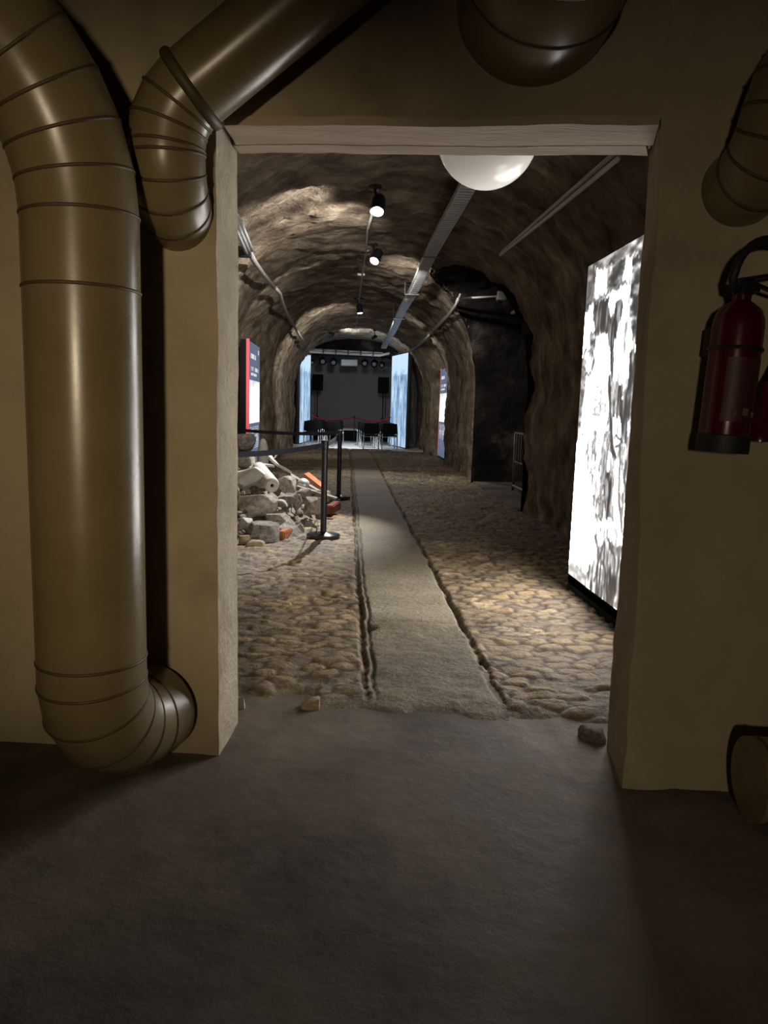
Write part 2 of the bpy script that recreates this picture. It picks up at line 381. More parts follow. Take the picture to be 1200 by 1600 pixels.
# side passage on the right
na, nxa = 150, 80
ta = np.linspace(0, 1, na); xa = np.linspace(.9, 6.2, nxa)
T, Xv = np.meshgrid(ta, xa, indexing='ij'); T = T.ravel(); Xv = Xv.ravel(); a = .19
Pa = np.zeros((len(T), 3)); Pa[:, 0] = Xv; nn = np.zeros((len(T), 3))
lw = T < a; rw = T > 1-a; ar = ~(lw | rw)
th = PI*(1-(T-a)/(1-2*a)); c = np.cos(th); s = np.sin(th)
Pa[lw, 1] = AYC-AHW; Pa[lw, 2] = (-.06+(ZS+.06)*T/a)[lw]; nn[lw, 1] = -1
Pa[rw, 1] = AYC+AHW; Pa[rw, 2] = (-.06+(ZS+.06)*(1-T)/a)[rw]; nn[rw, 1] = 1
Pa[ar, 1] = (AYC+AHW*np.sign(c)*np.abs(c)**(2/NE))[ar]; Pa[ar, 2] = (ZS+(AAP-ZS)*np.abs(s)**(2/NE))[ar]
nn[ar, 1] = c[ar]; nn[ar, 2] = s[ar]
dz = np.clip((Pa[:, 2]-ZS)/(apex(Pa[:, 1])-ZS), 0, 1)
ins = (Pa[:, 0]-XC < hwr(Pa[:, 1])*(1-dz**NE)**(1/NE)-.09).reshape(na, nxa)
cellA = ins[:-1, :-1] & ins[1:, :-1] & ins[1:, 1:] & ins[:-1, 1:]
xb = XC+hwr(Pa[:, 1])*(1-dz**NE)**(1/NE)
mvA = (Pa[:, 0] < xb) & (Pa[:, 0] > xb-.3)
Pa[mvA, 0] = xb[mvA]-.05
Pa2 = Pa+nn*rough_disp(Pa)[:, None]
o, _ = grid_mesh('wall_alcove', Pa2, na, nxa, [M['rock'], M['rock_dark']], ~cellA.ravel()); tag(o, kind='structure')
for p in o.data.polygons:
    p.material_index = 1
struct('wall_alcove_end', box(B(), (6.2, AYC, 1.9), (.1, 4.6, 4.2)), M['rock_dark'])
bm = B(); hexgrid(bm, [(2.33, 9.75, -.05), (6.2, 9.4, -.05), (6.2, 13.9, -.05), (2.36, 13.5, -.05), (2.33, 9.75, .045), (6.2, 9.4, .045), (6.2, 13.9, .045), (2.36, 13.5, .045)], .12, .006, 4)
struct('floor_alcove', bm, M['concrete'], 40)

# end of the tunnel: grey backdrop wall and the black masking above the stage opening
struct('wall_end', box(B(), (.25, 31.5, 1.9), (5.4, .12, 4.2)), M['backdrop'])
bm = B(); pts = [(-1.98, 3.32)]
for k in range(25):
    th = PI*(1-k/24); c, s = math.cos(th), math.sin(th)
    pts.append((.25+2.45*math.copysign(abs(c)**.8, c), max(3.32, 1.5+2.5*abs(s)**.8)))
pts.append((2.5, 3.32))
f = [bm.verts.new((x, 26.85, z)) for x, z in pts]; g = [bm.verts.new((x, 26.95, z)) for x, z in pts]
bm.faces.new(f); bm.faces.new(g[::-1])
for i in range(len(f)): bm.faces.new((f[i], f[(i+1) % len(f)], g[(i+1) % len(f)], g[i]))
bmesh.ops.remove_doubles(bm, verts=bm.verts, dist=.001)
struct('wall_stage_mask', bm, M['rock_dark'])

# ------------------------------------------------------------------ cobbled tunnel floor with its smooth middle strip
SX0, SX1 = .135, .742
xs = np.unique(np.concatenate([np.linspace(-2.35, .08, 190), np.linspace(.08, .20, 22), np.linspace(.20, .69, 45), np.linspace(.69, .80, 20), np.linspace(.80, 2.75, 160)]))
ys = [2.62]
while ys[-1] < 23.6: ys.append(ys[-1]+.0105*max(1, ys[-1]/3.2)**1.35)
ys = np.array(ys); nx, ny = len(xs), len(ys)
XX, YY = np.meshgrid(xs, ys, indexing='ij'); XX = XX.ravel(); YY = YY.ravel()
P3 = np.stack([XX, YY, np.zeros_like(XX)], -1)
CW, CH = .160, .088
wx = XX+.05*vnoise(P3*1.3, 71)+.022*vnoise(P3*9, 171); wy = YY+.06*vnoise(P3*np.array([.9, 1.6, 1]), 72)+.02*vnoise(P3*10, 172)
gj = np.floor(wy/CH); f1 = np.full(len(XX), 9.); f2 = np.full(len(XX), 9.); cid = np.zeros(len(XX))
for dj in (-1, 0, 1):
    J = gj+dj; off = (np.mod(J, 2))*.5; GI = np.floor(wx/CW-off)
    for di in (-1, 0, 1):
        I = GI+di
        h1 = _hash(I, J, I*0, 5); h2 = _hash(I, J, I*0, 6)
        cx = (I+off+.5+(h1-.5)*.55)*CW; cy = (J+.5+(h2-.5)*.45)*CH
        d = (np.abs((wx-cx)*.60)**2.8+np.abs(wy-cy)**2.8)**(1/2.8); h3 = _hash(I, J, I*0, 9)
        nb = d < f1
        f2 = np.where(nb, f1, np.minimum(f2, d)); cid = np.where(nb, h3, cid); f1 = np.where(nb, d, f1)
edge = np.clip((f2-f1)/.034, 0, 1); dome = edge*edge*(3-2*edge)
wear = .55+.45*vnoise(P3*.9, 73)
z = .006+.011*dome*(.6+.8*cid)*(.45+.55*np.clip(wear, 0, 1))+.016*fbm(P3*np.array([6, 10, 1]), 74, 4)+.004*fbm(P3*np.array([22, 34, 1]), 274, 3)+.014*fbm(P3*.8, 75, 2)+(cid-.5)*.01*dome
warm = np.array([.31, .22, .118]); cold = np.array([.165, .128, .090]); dirt = np.array([.06, .043, .029])
k = np.clip(cid*1.1+.35*fbm(P3*2.2, 76, 3), 0, 1)[:, None]
col = cold*(1-k)+warm*k
fill = np.clip(dome+.10+.5*fbm(P3*3, 174, 3), 0, 1)[:, None]; col = col*fill+dirt*(1-fill)
lite = np.clip((vnoise(P3*5, 79)-.30)*3, 0, 1)*np.clip(.3+1.2*fbm(P3*np.array([18, 40, 1]), 279, 2), 0, 1)*dome
col = col*(1-lite[:, None]*.8)+np.array([.48, .385, .24])*lite[:, None]*.8
# strip
s = ss(SX0-.01, SX0+.02, XX)*(1-ss(SX1-.02, SX1+.01, XX))
zs = .02+.008*fbm(P3*np.array([2.5, 2, 1]), 77, 4)+.003*fbm(P3*12, 78, 3)
front = 1-ss(4.35, 4.6, YY)
zs += front*(.014*fbm(P3*np.array([5, 9, 1]), 81, 3))-.010*front
for yj in (4.52, 6.15, 7.9, 9.8, 11.9, 14.2, 16.9, 19.8):
    zs -= .010*np.exp(-((YY-yj-.05*vnoise(P3*3, 82))/.02)**2)
ks = np.clip(.5+.8*fbm(P3*np.array([1.6, 2.4, 1]), 83, 4), 0, 1)[:, None]
cs = np.array([.15, .122, .088])*(1-ks)+np.array([.24, .195, .132])*ks
pale = (ss(4.4, 4.8, YY)*(1-ss(5.4, 6.5, YY)))[:, None]*np.clip(.65+.6*fbm(P3*np.array([2, 5, 1]), 84, 3), 0, 1)[:, None]  # brighter band opposite the poster, its light painted into the strip colour
cs = cs*(1-.75*pale)+np.array([.36, .32, .23])*.75*pale
z = z*(1-s)+zs*s; col = col*(1-s[:, None])+cs*s[:, None]
# grooves on both sides of the strip (the left one double)
for gx, wd, dp in ((SX0-.014, .016, .035), (SX0+.03, .010, .018), (SX1+.012, .018, .04)):
    g = np.exp(-((XX-gx-.012*vnoise(P3*np.array([1, 4, 1]), 85)-.005*vnoise(P3*np.array([1, 17, 1]), 86))/wd)**2)*(.75+.35*vnoise(P3*np.array([1, 6, 1]), 87))
    z -= dp*g*ss(3.15, 3.4, YY); col *= (1-.6*np.clip(g, 0, 1))[:, None]
# chipped hole beside the left groove and the pale worn sill in front
hole = np.exp(-(((XX-.17)/.035)**2+((YY-4.42)/.05)**2)); z -= .04*hole; col *= (1-.5*hole)[:, None]
ye = yedge(XX)+.06*vnoise(P3*np.array([3.2, 3.2, 1]), 88)+.03*vnoise(P3*np.array([9, 9, 1]), 89)
ye = np.where((XX > -.1) & (XX < .76), ye-.05, ye)
sill = np.exp(-((YY-ye-.10)/.07)**2)*(ss(-.35, -.15, XX)*(1-ss(.70, .80, XX)))
z = z*(1-sill)+(.022+.012*fbm(P3*6, 90, 3))*sill; col = col*(1-.7*sill[:, None])+np.array([.30, .255, .185])*.7*sill[:, None]
dust = np.exp(-((YY-ye-.05)/.16)**2); col = col*(1-.3*dust[:, None])+np.array([.26, .215, .15])*.3*dust[:, None]
ef = ss(-.06, .26, YY-ye+.05*vnoise(P3*np.array([8, 8, 1]), 190)); z = z*ef+(1-ef)*-.045
P3[:, 2] = z
o, _ = grid_mesh('floor_cobbles', P3, nx, ny, M['cobble'], col=col); tag(o, kind='structure')
bm = B(); hexgrid(bm, [(-2.3, 23.4, -.05), (2.9, 23.1, -.05), (2.9, 31.6, -.05), (-2.3, 31.6, -.05), (-2.3, 23.4, .012), (2.9, 23.1, .012), (2.9, 31.6, .012), (-2.3, 31.6, .012)], .15, .003, 4)
struct('floor_seating', bm, M['pale_floor'], 40)

# ------------------------------------------------------------------ ventilation ducts
def turtle(pos, d, cmds):
    p = Vector(pos); d = Vector(d).normalized(); pts = [p.copy()]; seams = []
    for c in cmds:
        if c[0] == 'L':
            p = p+d*c[1]; pts.append(p.copy())
            if len(c) > 2 and c[2]: seams.append(len(pts)-1)
        else:
            nd = Vector(c[1]).normalized(); R, n = c[2], c[3]; ax = d.cross(nd).normalized(); th = d.angle(nd)
            ctr = p+ax.cross(d)*R; v0 = p-ctr
            for k in range(1, n+1):
                pts.append(ctr+Quaternion(ax, th*k/n) @ v0)
                if len(c) < 5 or c[4]: seams.append(len(pts)-1)
            p = pts[-1].copy(); d = nd
    return pts, seams
def duct(label, pos, d, cmds, r, clamps=(), start_flange=True):
    pts, seams = turtle(pos, d, cmds)
    o0 = Vector(pts[0])
    t = thing('ventilation_duct', label, 'duct', o0)
    lp = [p-o0 for p in pts]
    o = obj('duct_body', tube(B(), lp, r, 56), M['duct'], t, 50)
    _, T, _u = frames(lp)
    for i in seams: obj('seam_ring', ring(B(), lp[i], T[i], r*1.0, .0036), M['seam'], t, True)
    for i, fr in clamps:
        pp = lp[i]*(1-fr)+lp[i+1]*fr; tt = (lp[i+1]-lp[i]).normalized(); bm = B()
        ring(bm, pp, tt, r*1.03, .012); c = obj('clamp_ring', bm, M['seam'], t, True)
    return t
xd = at(143, 980, 2.43).x
ed = Vector((-.33, -.944, 0))
p0 = Vector((xd, 2.43, .178))-ed*.355
duct('thick mustard painted vent duct standing left of the doorway, elbow resting on the floor', p0, ed,
     [('L', .115, 1), ('A', (0, 0, 1), .24, 4), ('L', .075, 1), ('L', 1.19, 1), ('L', .22, 1), ('A', (-.62, -.52, .58), .62, 5), ('L', 1.0)], .174)
pd = at(262, 318, 2.62)
duct('slimmer mustard vent duct slanting up to the right over the doorway corner', (pd.x, ywall(pd.x)+.03, pd.z), (0, -1, 0),
     [('L', .03), ('A', (0, -.05, 1), .16, 4), ('L', .02, 1), ('A', (.80, -.12, .60), .22, 3), ('L', .03), ('L', .72), ('A', (.1, 0, 1), .3, 3), ('L', .25)], .125, clamps=((9, .05),))
pe = at(880, 40, 2.25)
duct('dark fat duct elbow above the middle of the lintel', (pe.x, ywall(pe.x)+.05, at(880, 122, 2.2).z+.40), (0, -1, 0),
     [('L', .10), ('A', (0, -.12, 1), .30, 5), ('L', .9)], .255)
pr = at(1190, 275, 2.4)
duct('dark duct elbow high on the wall above the fire extinguishers', (pr.x, ywall(pr.x)+.05, pr.z), (0, -1, 0),
     [('L', .07), ('A', (.1, -.1, 1), .18, 4), ('A', (.55, -.25, .8), .3, 2), ('L', .55)], .125)
pq = fl(1172, 1252)
duct('duct elbow low beside the right wall with its round end ring', (1.375, 2.27, .15), (1, -.1, 0),
     [('L', .03, 1), ('L', .30, 1), ('A', (0, 0, 1), .2, 5), ('L', 1.0), ('A', (0, 1, .1), .2, 4), ('L', .2)], .14)

# ------------------------------------------------------------------ fire extinguishers
def extinguisher(px, py, y, label, hose=True, tilt=.05):
    b = at(px, py, y); b.y = y
    t = thing('fire_extinguisher', label, 'fire extinguisher', b)
    t.rotation_euler = (0, tilt, .25)
    r = .078
    obj('cylinder_body', lathe(B(), [(0, .045), (r*.97, .045), (r, .06), (r, .40), (r*.97, .425), (r*.82, .455), (r*.5, .475), (.028, .482), (.028, .50), (0, .50)], 40), M['red_paint'], t, 40)
    obj('base_ring', lathe(B(), [(r*.9, 0), (r*1.03, 0), (r*1.05, .01), (r*1.04, .055), (r*.98, .06), (r*.9, .05)], 40), M['rubber'], t, 40)
    bm = B(); box(bm, (0, 0, .525), (.05, .05, .055), .008); box(bm, (.035, 0, .525), (.05, .02, .02), .004)
    v = obj('valve', bm, M['black'], t, 40)
    bm = B(); box(bm, (.06, 0, .565), (.16, .022, .012), .004, Matrix.Rotation(-.25, 3, 'Y')); box(bm, (.07, 0, .535), (.13, .02, .010), .003, Matrix.Rotation(.2, 3, 'Y'))
    obj('squeeze_handle', bm, M['black'], v, 40)
    lathe_l = []
    bm = B()
    for (a0, a1, z0, z1) in ((-.95, .75, .10, .30),):
        n = 14; vs = []
        for k in range(n+1):
            an = -PI/2+a0+(a1-a0)*k/n
            vs.append((bm.verts.new(((r+.0012)*math.cos(an), (r+.0012)*math.sin(an), z0)), bm.verts.new(((r+.0012)*math.cos(an), (r+.0012)*math.sin(an), z1))))
        for p, q in zip(vs, vs[1:]): bm.faces.new((p[0], q[0], q[1], p[1]))
    lb = obj('instruction_label', bm, noisy('dark red label', [(.3, (.05, .012, .010)), (.7, (.08, .02, .016))], 25, .5, 0), t, True)
    bm = B()
    for (x, z, w_, h_) in ((-.03, .125, .028, .018), (0, .132, .02, .022), (.026, .126, .022, .016)):
        box(bm, (x, -r-.002+abs(x)*.25, z), (w_, .002, h_), .0006)
    obj('pictogram', bm, M['label'], lb)
    if hose:
        pts = [(-.02, 0, .515), (-.045, -.005, .52), (-.055, -.01, .545)]
        for k in range(17):
            an = PI*.97-k/16*PI
            pts.append((.085+.14*math.cos(an), -.015, .545+.135*math.sin(an)))
        pts += [(.215, -.015, .46), (.195, -.01, .36), (.165, -.005, .27), (.15, 0, .235)]
        h = obj('hose', tube(B(), pts, .0135, 12), M['rubber'], t, True)
        obj('discharge_horn', lathe(B(), [(0, .24), (.016, .24), (.024, .21), (.036, .075), (.040, .07), (.040, .045), (0, .045)], 24, (.145, 0, 0)), M['red_paint'], h, 40)
        obj('horn_clip', box(B(), (.09, 0, .20), (.06, .02, .03), .004), M['black'], t, 40)
    bm = B(); box(bm, (0, r+.02, .36), (.05, .05, .09), .004); ring(bm, (0, 0, .33), (0, 0, 1), r*1.02, .005, 36, 6)
    obj('wall_bracket', bm, M['black'], t, 40)
    return t
extinguisher(1127, 707, 2.36, 'red fire extinguisher with black looped hose hung right of the doorway')

# ------------------------------------------------------------------ prints painted vertex by vertex (what is printed on them)
def poly_mask(px, py, poly):
    ins = np.zeros(len(px), bool); n = len(poly)
    for i in range(n):
        x1, y1 = poly[i]; x2, y2 = poly[(i+1) % n]
        c = ((y1 > py) != (y2 > py)) & (px < (x2-x1)*(py-y1)/((y2-y1) if y2 != y1 else 1e-9)+x1); ins ^= c
    return ins
def line_mask(px, py, pts, w):
    d = np.full(len(px), 1e9)
    for (x1, y1), (x2, y2) in zip(pts, pts[1:]):
        vx, vy = x2-x1, y2-y1; t = np.clip(((px-x1)*vx+(py-y1)*vy)/(vx*vx+vy*vy+1e-9), 0, 1); d = np.minimum(d, np.hypot(px-x1-t*vx, py-y1-t*vy))
    return np.clip(1.5-d/w, 0, 1)
t = thing('lightbox_poster', 'tall glowing black and white photo poster on the right wall behind the doorway', 'poster', (1.72, 4.0, 0))
bm = B(); box(bm, (.075, .74, 1.235), (.13, 1.50, 2.36), .006); box(bm, (.08, .74, .05), (.14, 1.50, .14), .004)
obj('frame', bm, M['matt_black'], t, 40)
nu, nv = 170, 420
U, V = np.meshgrid(np.linspace(0, 1, nu), np.linspace(0, 1, nv), indexing='ij'); U = U.ravel(); V = V.ravel()
yy = 4.0+.01+1.45*U; zz = .135+2.265*V
Pw = np.stack([np.full(len(U), 1.72), yy, zz], -1); px, py = proj_np(Pw)
Q = np.stack([yy*14, zz*3.2, zz*0], -1); Qh = np.stack([yy*10, zz*26, zz*0], -1); Qv = np.stack([yy*40, zz*7, zz*0], -1)
nA = fbm(Q, 101, 4); nH = 1.8*fbm(Qh, 111, 3); nV = 1.8*fbm(Qv, 121, 3)
g = np.ones(len(U))*1.0
def dab(poly, val, hatch=0.0, noise=0.0, thr=None, nz=None):
    global g
    mk = poly_mask(px+nA*5, py+nV*7, poly); nzv = nH if nz is None else nz
    v = np.clip(val+hatch*nzv+noise*nA, .03, 1)
    if thr is not None: mk = mk & (nzv > thr)
    g = np.where(mk, np.minimum(g, v), g)
def dark(pts, w, val):
    global g
    mk = line_mask(px+nA*3, py+nV*5, pts, w); g = g*(1-mk)+np.minimum(g, val)*mk
dab([(880, 380), (1060, 310), (1060, 395), (990, 395), (912, 432)], .50, .35)
dab([(912, 425), (931, 417), (929, 462), (918, 478), (910, 500)], .42, .2)
dab([(927, 470), (953, 462), (951, 480), (960, 500), (958, 520), (930, 524)], .16, .55, nz=nV)
dab([(948, 416), (976, 402), (972, 443), (949, 455)], .26, .6)
dab([(990, 400), (1060, 380), (1050, 530), (988, 530), (984, 470)], .34, .6)
dab([(961, 470), (973, 468), (965, 522), (956, 522)], .22, .8, nz=nV)
dab([(925, 520), (932, 518), (927, 560), (921, 565)], .5, .3)
dab([(905, 556), (917, 566), (914, 600), (911, 660), (900, 690)], .52, .3)
dab([(953, 515), (961, 515), (959, 590), (956, 600)], .16, .5, nz=nV)
dab([(985, 545), (1040, 540), (1030, 650), (976, 650)], .42, .7, nz=nV)
dab([(953, 600), (972, 596), (970, 650), (957, 650)], .36, .9, nz=nV)
dab([(926, 602), (943, 602), (939, 652), (921, 668)], .5, .9, thr=.05)
dab([(972, 610), (982, 600), (978, 690), (968, 690)], .5, .8, nz=nV)
dab([(905, 672), (912, 668), (914, 712), (922, 745), (930, 838), (938, 836), (947, 790), (953, 750), (955, 700), (958, 650), (948, 650), (940, 700), (930, 670), (922, 690)], .34, .85, thr=-.08, nz=nV)
dab([(944, 735), (956, 730), (957, 810), (946, 810)], .30, .8, nz=nV)
dab([(972, 660), (1030, 640), (1000, 830), (973, 828), (966, 760)], .40, .9, thr=-.05, nz=nV)
dab([(925, 876), (935, 858), (950, 838), (962, 852), (972, 850), (1000, 990), (960, 960), (914, 920)], .60, .7, nz=nV)
dab([(885, 880), (925, 892), (914, 925), (884, 910)], .80, .15)
dark([(908, 568), (915, 548), (925, 548), (929, 562), (926, 578), (918, 585), (912, 575), (908, 568)], 1.2, .35)
dark([(913, 478), (940, 462), (978, 440)], 2.2, .4)
dark([(952, 590), (953, 640), (957, 700), (961, 718)], 2.0, .10)
dark([(961, 682), (969, 686), (971, 694), (963, 700)], 1.4, .2)
dark([(930, 838), (936, 870), (930, 900)], 1.6, .4); dark([(945, 850), (935, 880), (928, 912)], 1.4, .3)
dark([(952, 845), (960, 880), (958, 930)], 1.5, .3); dark([(942, 880), (948, 900), (940, 930)], 1.5, .35)
dark([(985, 700), (976, 745), (983, 790)], 1.6, .3); dark([(968, 700), (966, 780), (971, 830)], 1.5, .35)
g = np.where((nV > .72) & (g > .8) & (px > 935), .62, g)
gb = g.reshape(nu, nv)
for ax_ in (0, 1): gb = (gb*2+np.roll(gb, 1, ax_)+np.roll(gb, -1, ax_))/4
gb[[0, -1], :] = g.reshape(nu, nv)[[0, -1], :]; gb[:, [0, -1]] = g.reshape(nu, nv)[:, [0, -1]]; g = gb.ravel()
gl = np.interp(g, [0, .2, .35, .5, .65, .8, .93, 1], [.05, .085, .16, .28, .45, .72, 1.1, 19.0])/19.0
col = np.stack([gl, .965*gl, .935*gl], -1)
Pl = Pw-np.array([1.72, 4.0, 0]); Pl[:, 0] = 0
grid_mesh('photo_print', Pl, nu, nv, M['poster'], col=col, parent=t)

def info_panel(label, x, y0, y1, h, face):
    """face: +1 looks to +x (left wall), -1 looks to -x (right wall); the red stripe is at the viewer's left"""
    t = thing('information_panel', label, 'information panel', (x, (y0+y1)/2, 0))
    wd = y1-y0; d = .16
    bm = B(); box(bm, (-face*d/2, 0, .05+h/2), (d-.004, wd, h-.06), .004); box(bm, (-face*d/2, 0, .03), (d*.8, wd*.98, .06), .003)
    obj('panel_box', bm, M['matt_black'], t, 40)
    nu, nv = 60, 200
    U, V = np.meshgrid(np.linspace(0, 1, nu), np.linspace(0, 1, nv), indexing='ij'); U = U.ravel(); V = V.ravel()   # U: viewer's left to right
    c = np.zeros((len(U), 3)); c[:] = (.10, .125, .20)
    c *= (1+.25*fbm(np.stack([U*3, V*4, V*0], -1), 131, 3))[:, None]
    img = (V > .40) & (V < .72)
    tone = np.clip(1.25+.5*fbm(np.stack([U*5, V*9, V*0], -1), 137, 3), .5, 1.6); tone = np.where(V > .62, tone*np.clip(1-(V-.62)*4, .5, 1), tone)
    c = np.where(img[:, None], np.stack([tone, tone, tone*1.02], -1), c)
    ttl = (((V > .88) & (V < .915) & (U > .14) & (U < .62)) | ((V > .79) & (V < .82) & (U > .14) & (U < .85)) | ((V > .755) & (V < .775) & (U > .14) & (U < .7))) & (vnoise(np.stack([U*30, V*20, V*0], -1), 5) > -.35)
    txt = (V > .20) & (V < .375) & (np.mod(V, .0145) < .007) & (U > .12) & (U < .9) & (np.abs(U-.51) > .02) & (vnoise(np.stack([U*34, np.floor(V/.0145), V*0], -1), 6) > -.45)
    c = np.where((ttl | txt)[:, None], .75, c)
    logo = (U > .82) & (U < .92) & (V > .93) & (V < .965); c = np.where(logo[:, None], .6, c)
    yv = (-wd/2+wd*U)*face
    P = np.stack([np.full(len(U), face*.003), yv, .06+(h-.06)*V], -1)
    ob, _ = grid_mesh('panel_print', P, nu, nv, M['info'], col=c, parent=t)
    obj('red_stripe', box(B(), (face*.0005-face*.02, -face*(wd/2-.02), .06+(h-.06)/2+.03), (.05, .05, h-.06), .002), M['red_print'], t)
    return t
info_panel('backlit information panel with red edge on the left wall behind the rubble', -1.70, 13.05, 14.62, 2.42, 1)
info_panel('backlit information panel with red edge standing in the right wall recess', 2.60, 19.45, 20.9, 2.44, -1)

def stage_panel(label, a, b, h, face):
    a = Vector((*a, 0)); b = Vector((*b, 0)); d = b-a; wd = d.length
    t = thing('stage_lightbox', label, 'lightbox', a, math.atan2(d.y, d.x))
    s = face
    obj('frame', box(B(), (wd/2, -s*.075, h/2), (wd, .14, h), .006), M['black'], t, 40)
    nu, nv = 90, 170
    U, V = np.meshgrid(np.linspace(0, 1, nu), np.linspace(0, 1, nv), indexing='ij'); U = U.ravel(); V = V.ravel()
    Q = np.stack([U*5+face*3, V*3.0, V*0], -1); n1 = fbm(Q*np.array([2.4, 1.2, 1]), 141, 4); n2 = fbm(Q*np.array([7, 2.2, 1]), 151, 3)
    g = np.clip(.62+.75*n1+.35*n2, .1, 1); g = np.where(V > .80+.09*n2, np.maximum(g, .92), g)
    g = np.where((n2 > .22) & (V < .78), g*.40, g)
    c = np.stack([.06+.62*g**1.3, .13+.78*g**1.15, .30+.80*g], -1)
    grid_mesh('photo_print', np.stack([.02+U*(wd-.04), np.full(len(U), s*.001), .05+V*(h-.08)], -1), nu, nv, M['stage_print'], col=c, parent=t)
    return t
stage_panel('blue white glowing photo panel left of the stage', (-1.60, 25.55), (-1.37, 28.0), 3.27, -1)
stage_panel('blue white glowing photo panel right of the stage', (1.96, 24.45), (1.55, 26.5), 3.17, 1)

# ------------------------------------------------------------------ lamps on the vault
def spot_light(name, loc, target, power, size, color=(1, 1, 1), blend=.6, radius=.05):
    ld = bpy.data.lights.new(name, 'SPOT'); ld.energy = power; ld.spot_size = size; ld.spot_blend = blend; ld.color = color; ld.shadow_soft_size = radius
    o = bpy.data.objects.new(name, ld); COL.objects.link(o); o.location = loc
    o.rotation_euler = (Vector(target)-Vector(loc)).to_track_quat('-Z', 'Y').to_euler()
    return o
def ceiling_spot(label, head, top, aim, r=.06, lens='lens', group=None):
    head = Vector(head); top = Vector(top); d = (Vector(aim)-head).normalized()
    t = thing('ceiling_spotlight', label, 'spotlight', top, 0, group)
    bm = B(); lathe(bm, [(0, 0), (r*1.0, 0), (r*1.0, -.03), (r*.9, -.035), (0, -.035)], 24); obj('mount', bm, M['black'], t, 40)
    h = head-top
    bm = B(); tube(bm, [(0, 0, -.03), (h.x*.5, h.y*.5, h.z*.6), h*.95], r*.2, 10)
    obj('bracket', bm, M['black'], t, True)
    rot = Vector((0, 0, -1)).rotation_difference(d).to_matrix()
    bm = B(); lathe(bm, [(0, r*1.6), (r*.75, r*1.6), (r*.9, r*1.4), (r, r*.2), (r, -r*1.1), (r*1.04, -r*1.15), (r*.86, -r*1.15), (r*.84, -r*.9), (0, -r*.9)], 28, h, rot)
    hd = obj('lamp_head', bm, M['black'], t, 40)
    bm = B(); lathe(bm, [(0, -r*.93), (r*.82, -r*.93), (r*.82, -r*1.0), (0, -r*1.02)], 28, h, rot); obj('lens', bm, M[lens], hd, 40)
    return t
H1 = at(591, 322, 7.95); H2 = at(588, 402, 10.6); H3 = at(562, 484, 16.6)
def cz(x, y):   # vault height at (x, y)
    hw = hwr(np.array(y)) if x > XC else hwl(np.array(y)); return float(ZS+(apex(np.array(y))-ZS)*(1-min(1, abs(x-XC)/float(hw))**NE)**(1/NE))
for H, (hx, hy), tg, nm in ((H1, (H1.x-.04, H1.y+.03), (-.1, 6.0, .6), 'nearest lit ceiling spotlight on the vault conduit'), (H2, (H2.x-.05, H2.y+.04), (-1.2, 8.0, 0), 'second lit ceiling spotlight from the doorway along the conduit'), (H3, (H3.x-.05, H3.y+.04), (.6, 16, 0), 'farthest lit spotlight on the vault conduit before the stage')):
    ceiling_spot(nm, H, (hx, hy, cz(hx, hy)-.0), tg, .075 if H is not H3 else .07)
W = (1.0, .97, .92)
spot_light('tunnel_beam', H1+Vector((-.03, -.1, -.1)), (-1.7, 8.9, 2.9), 260, 1.5, W, .8)
spot_light('tunnel_beam', H2+Vector((-.05, -.12, -.1)), (-1.0, 8.0, 0.2), 1300, .85, (1, .98, .95), .7, .03)
spot_light('tunnel_beam', H2+Vector((-.1, .1, -.1)), (-1.8, 13.6, 2.3), 420, .95, (1, .98, .86), .8)
spot_light('tunnel_beam', H2+Vector((.1, .1, -.1)), (2.0, 15.0, 1.9), 380, 1.5, (1, .96, .90), .9)  # added wide fill to brighten the right wall
spot_light('tunnel_beam', H3+Vector((-.1, .1, -.1)), (-1.5, 20.5, 2.0), 420, 1.6, (1, .96, .90), .9)  # added wide fill to brighten the far left wall
spot_light('tunnel_beam', H1+Vector((-.1, .15, -.1)), (-1.4, 12.0, 2.6), 260, 1.5, (1, .95, .88), .9)
spot_light('tunnel_beam', H3+Vector((.1, .0, -.1)), (2.5, 19.8, 2.3), 420, .9, (1, .98, .86), .8)
spot_light('tunnel_beam', H3+Vector((0, -.1, -.12)), (.4, 13.2, 0), 260, 1.3, W, .8)
A1 = at(518, 521, 23.2); A2 = at(585, 527, 23.2)
for A, tg, nm in ((A1, (1.6, 26, 2), 'small black spotlight on the left of the lit arch before the stage'), (A2, (-1.4, 27, 2), 'small black spotlight on the right of the lit arch before the stage')):
    ceiling_spot(nm, A, (A.x, A.y+.03, cz(A.x, A.y)), tg, .06, 'dim_lens')
spot_light('tunnel_beam', A1+Vector((.1, .1, -.12)), (1.2, 24.6, 3.7), 260, 1.5, (.86, .93, 1), .9)
spot_light('tunnel_beam', A2+Vector((-.1, .1, -.12)), (.1, 25.3, 0), 800, 1.05, (.86, .93, 1), .8)

pl = at(762, 212, 4.25)
t = thing('dome_lamp', 'white opal dome lamp on the vault just behind the lintel', 'lamp', (pl.x, pl.y, cz(pl.x, pl.y)))
rz = pl.z-t.location.z; R = .275
bm = B(); lathe(bm, [(0, rz-R)]+[(R*math.sin(a_), rz-R*math.cos(a_)) for a_ in np.linspace(.08, PI*.62, 22)]+[(R*.8, rz+R*.42), (0, rz+R*.42)], 48)
obj('opal_bowl', bm, M['opal'], t, 50)
bm = B(); lathe(bm, [(0, .02), (.16, .02), (.16, -.03), (.05, -.06), (.05, rz+R*.4), (0, rz+R*.4)], 32); obj('ceiling_rose', bm, M['steel'], t, 40)

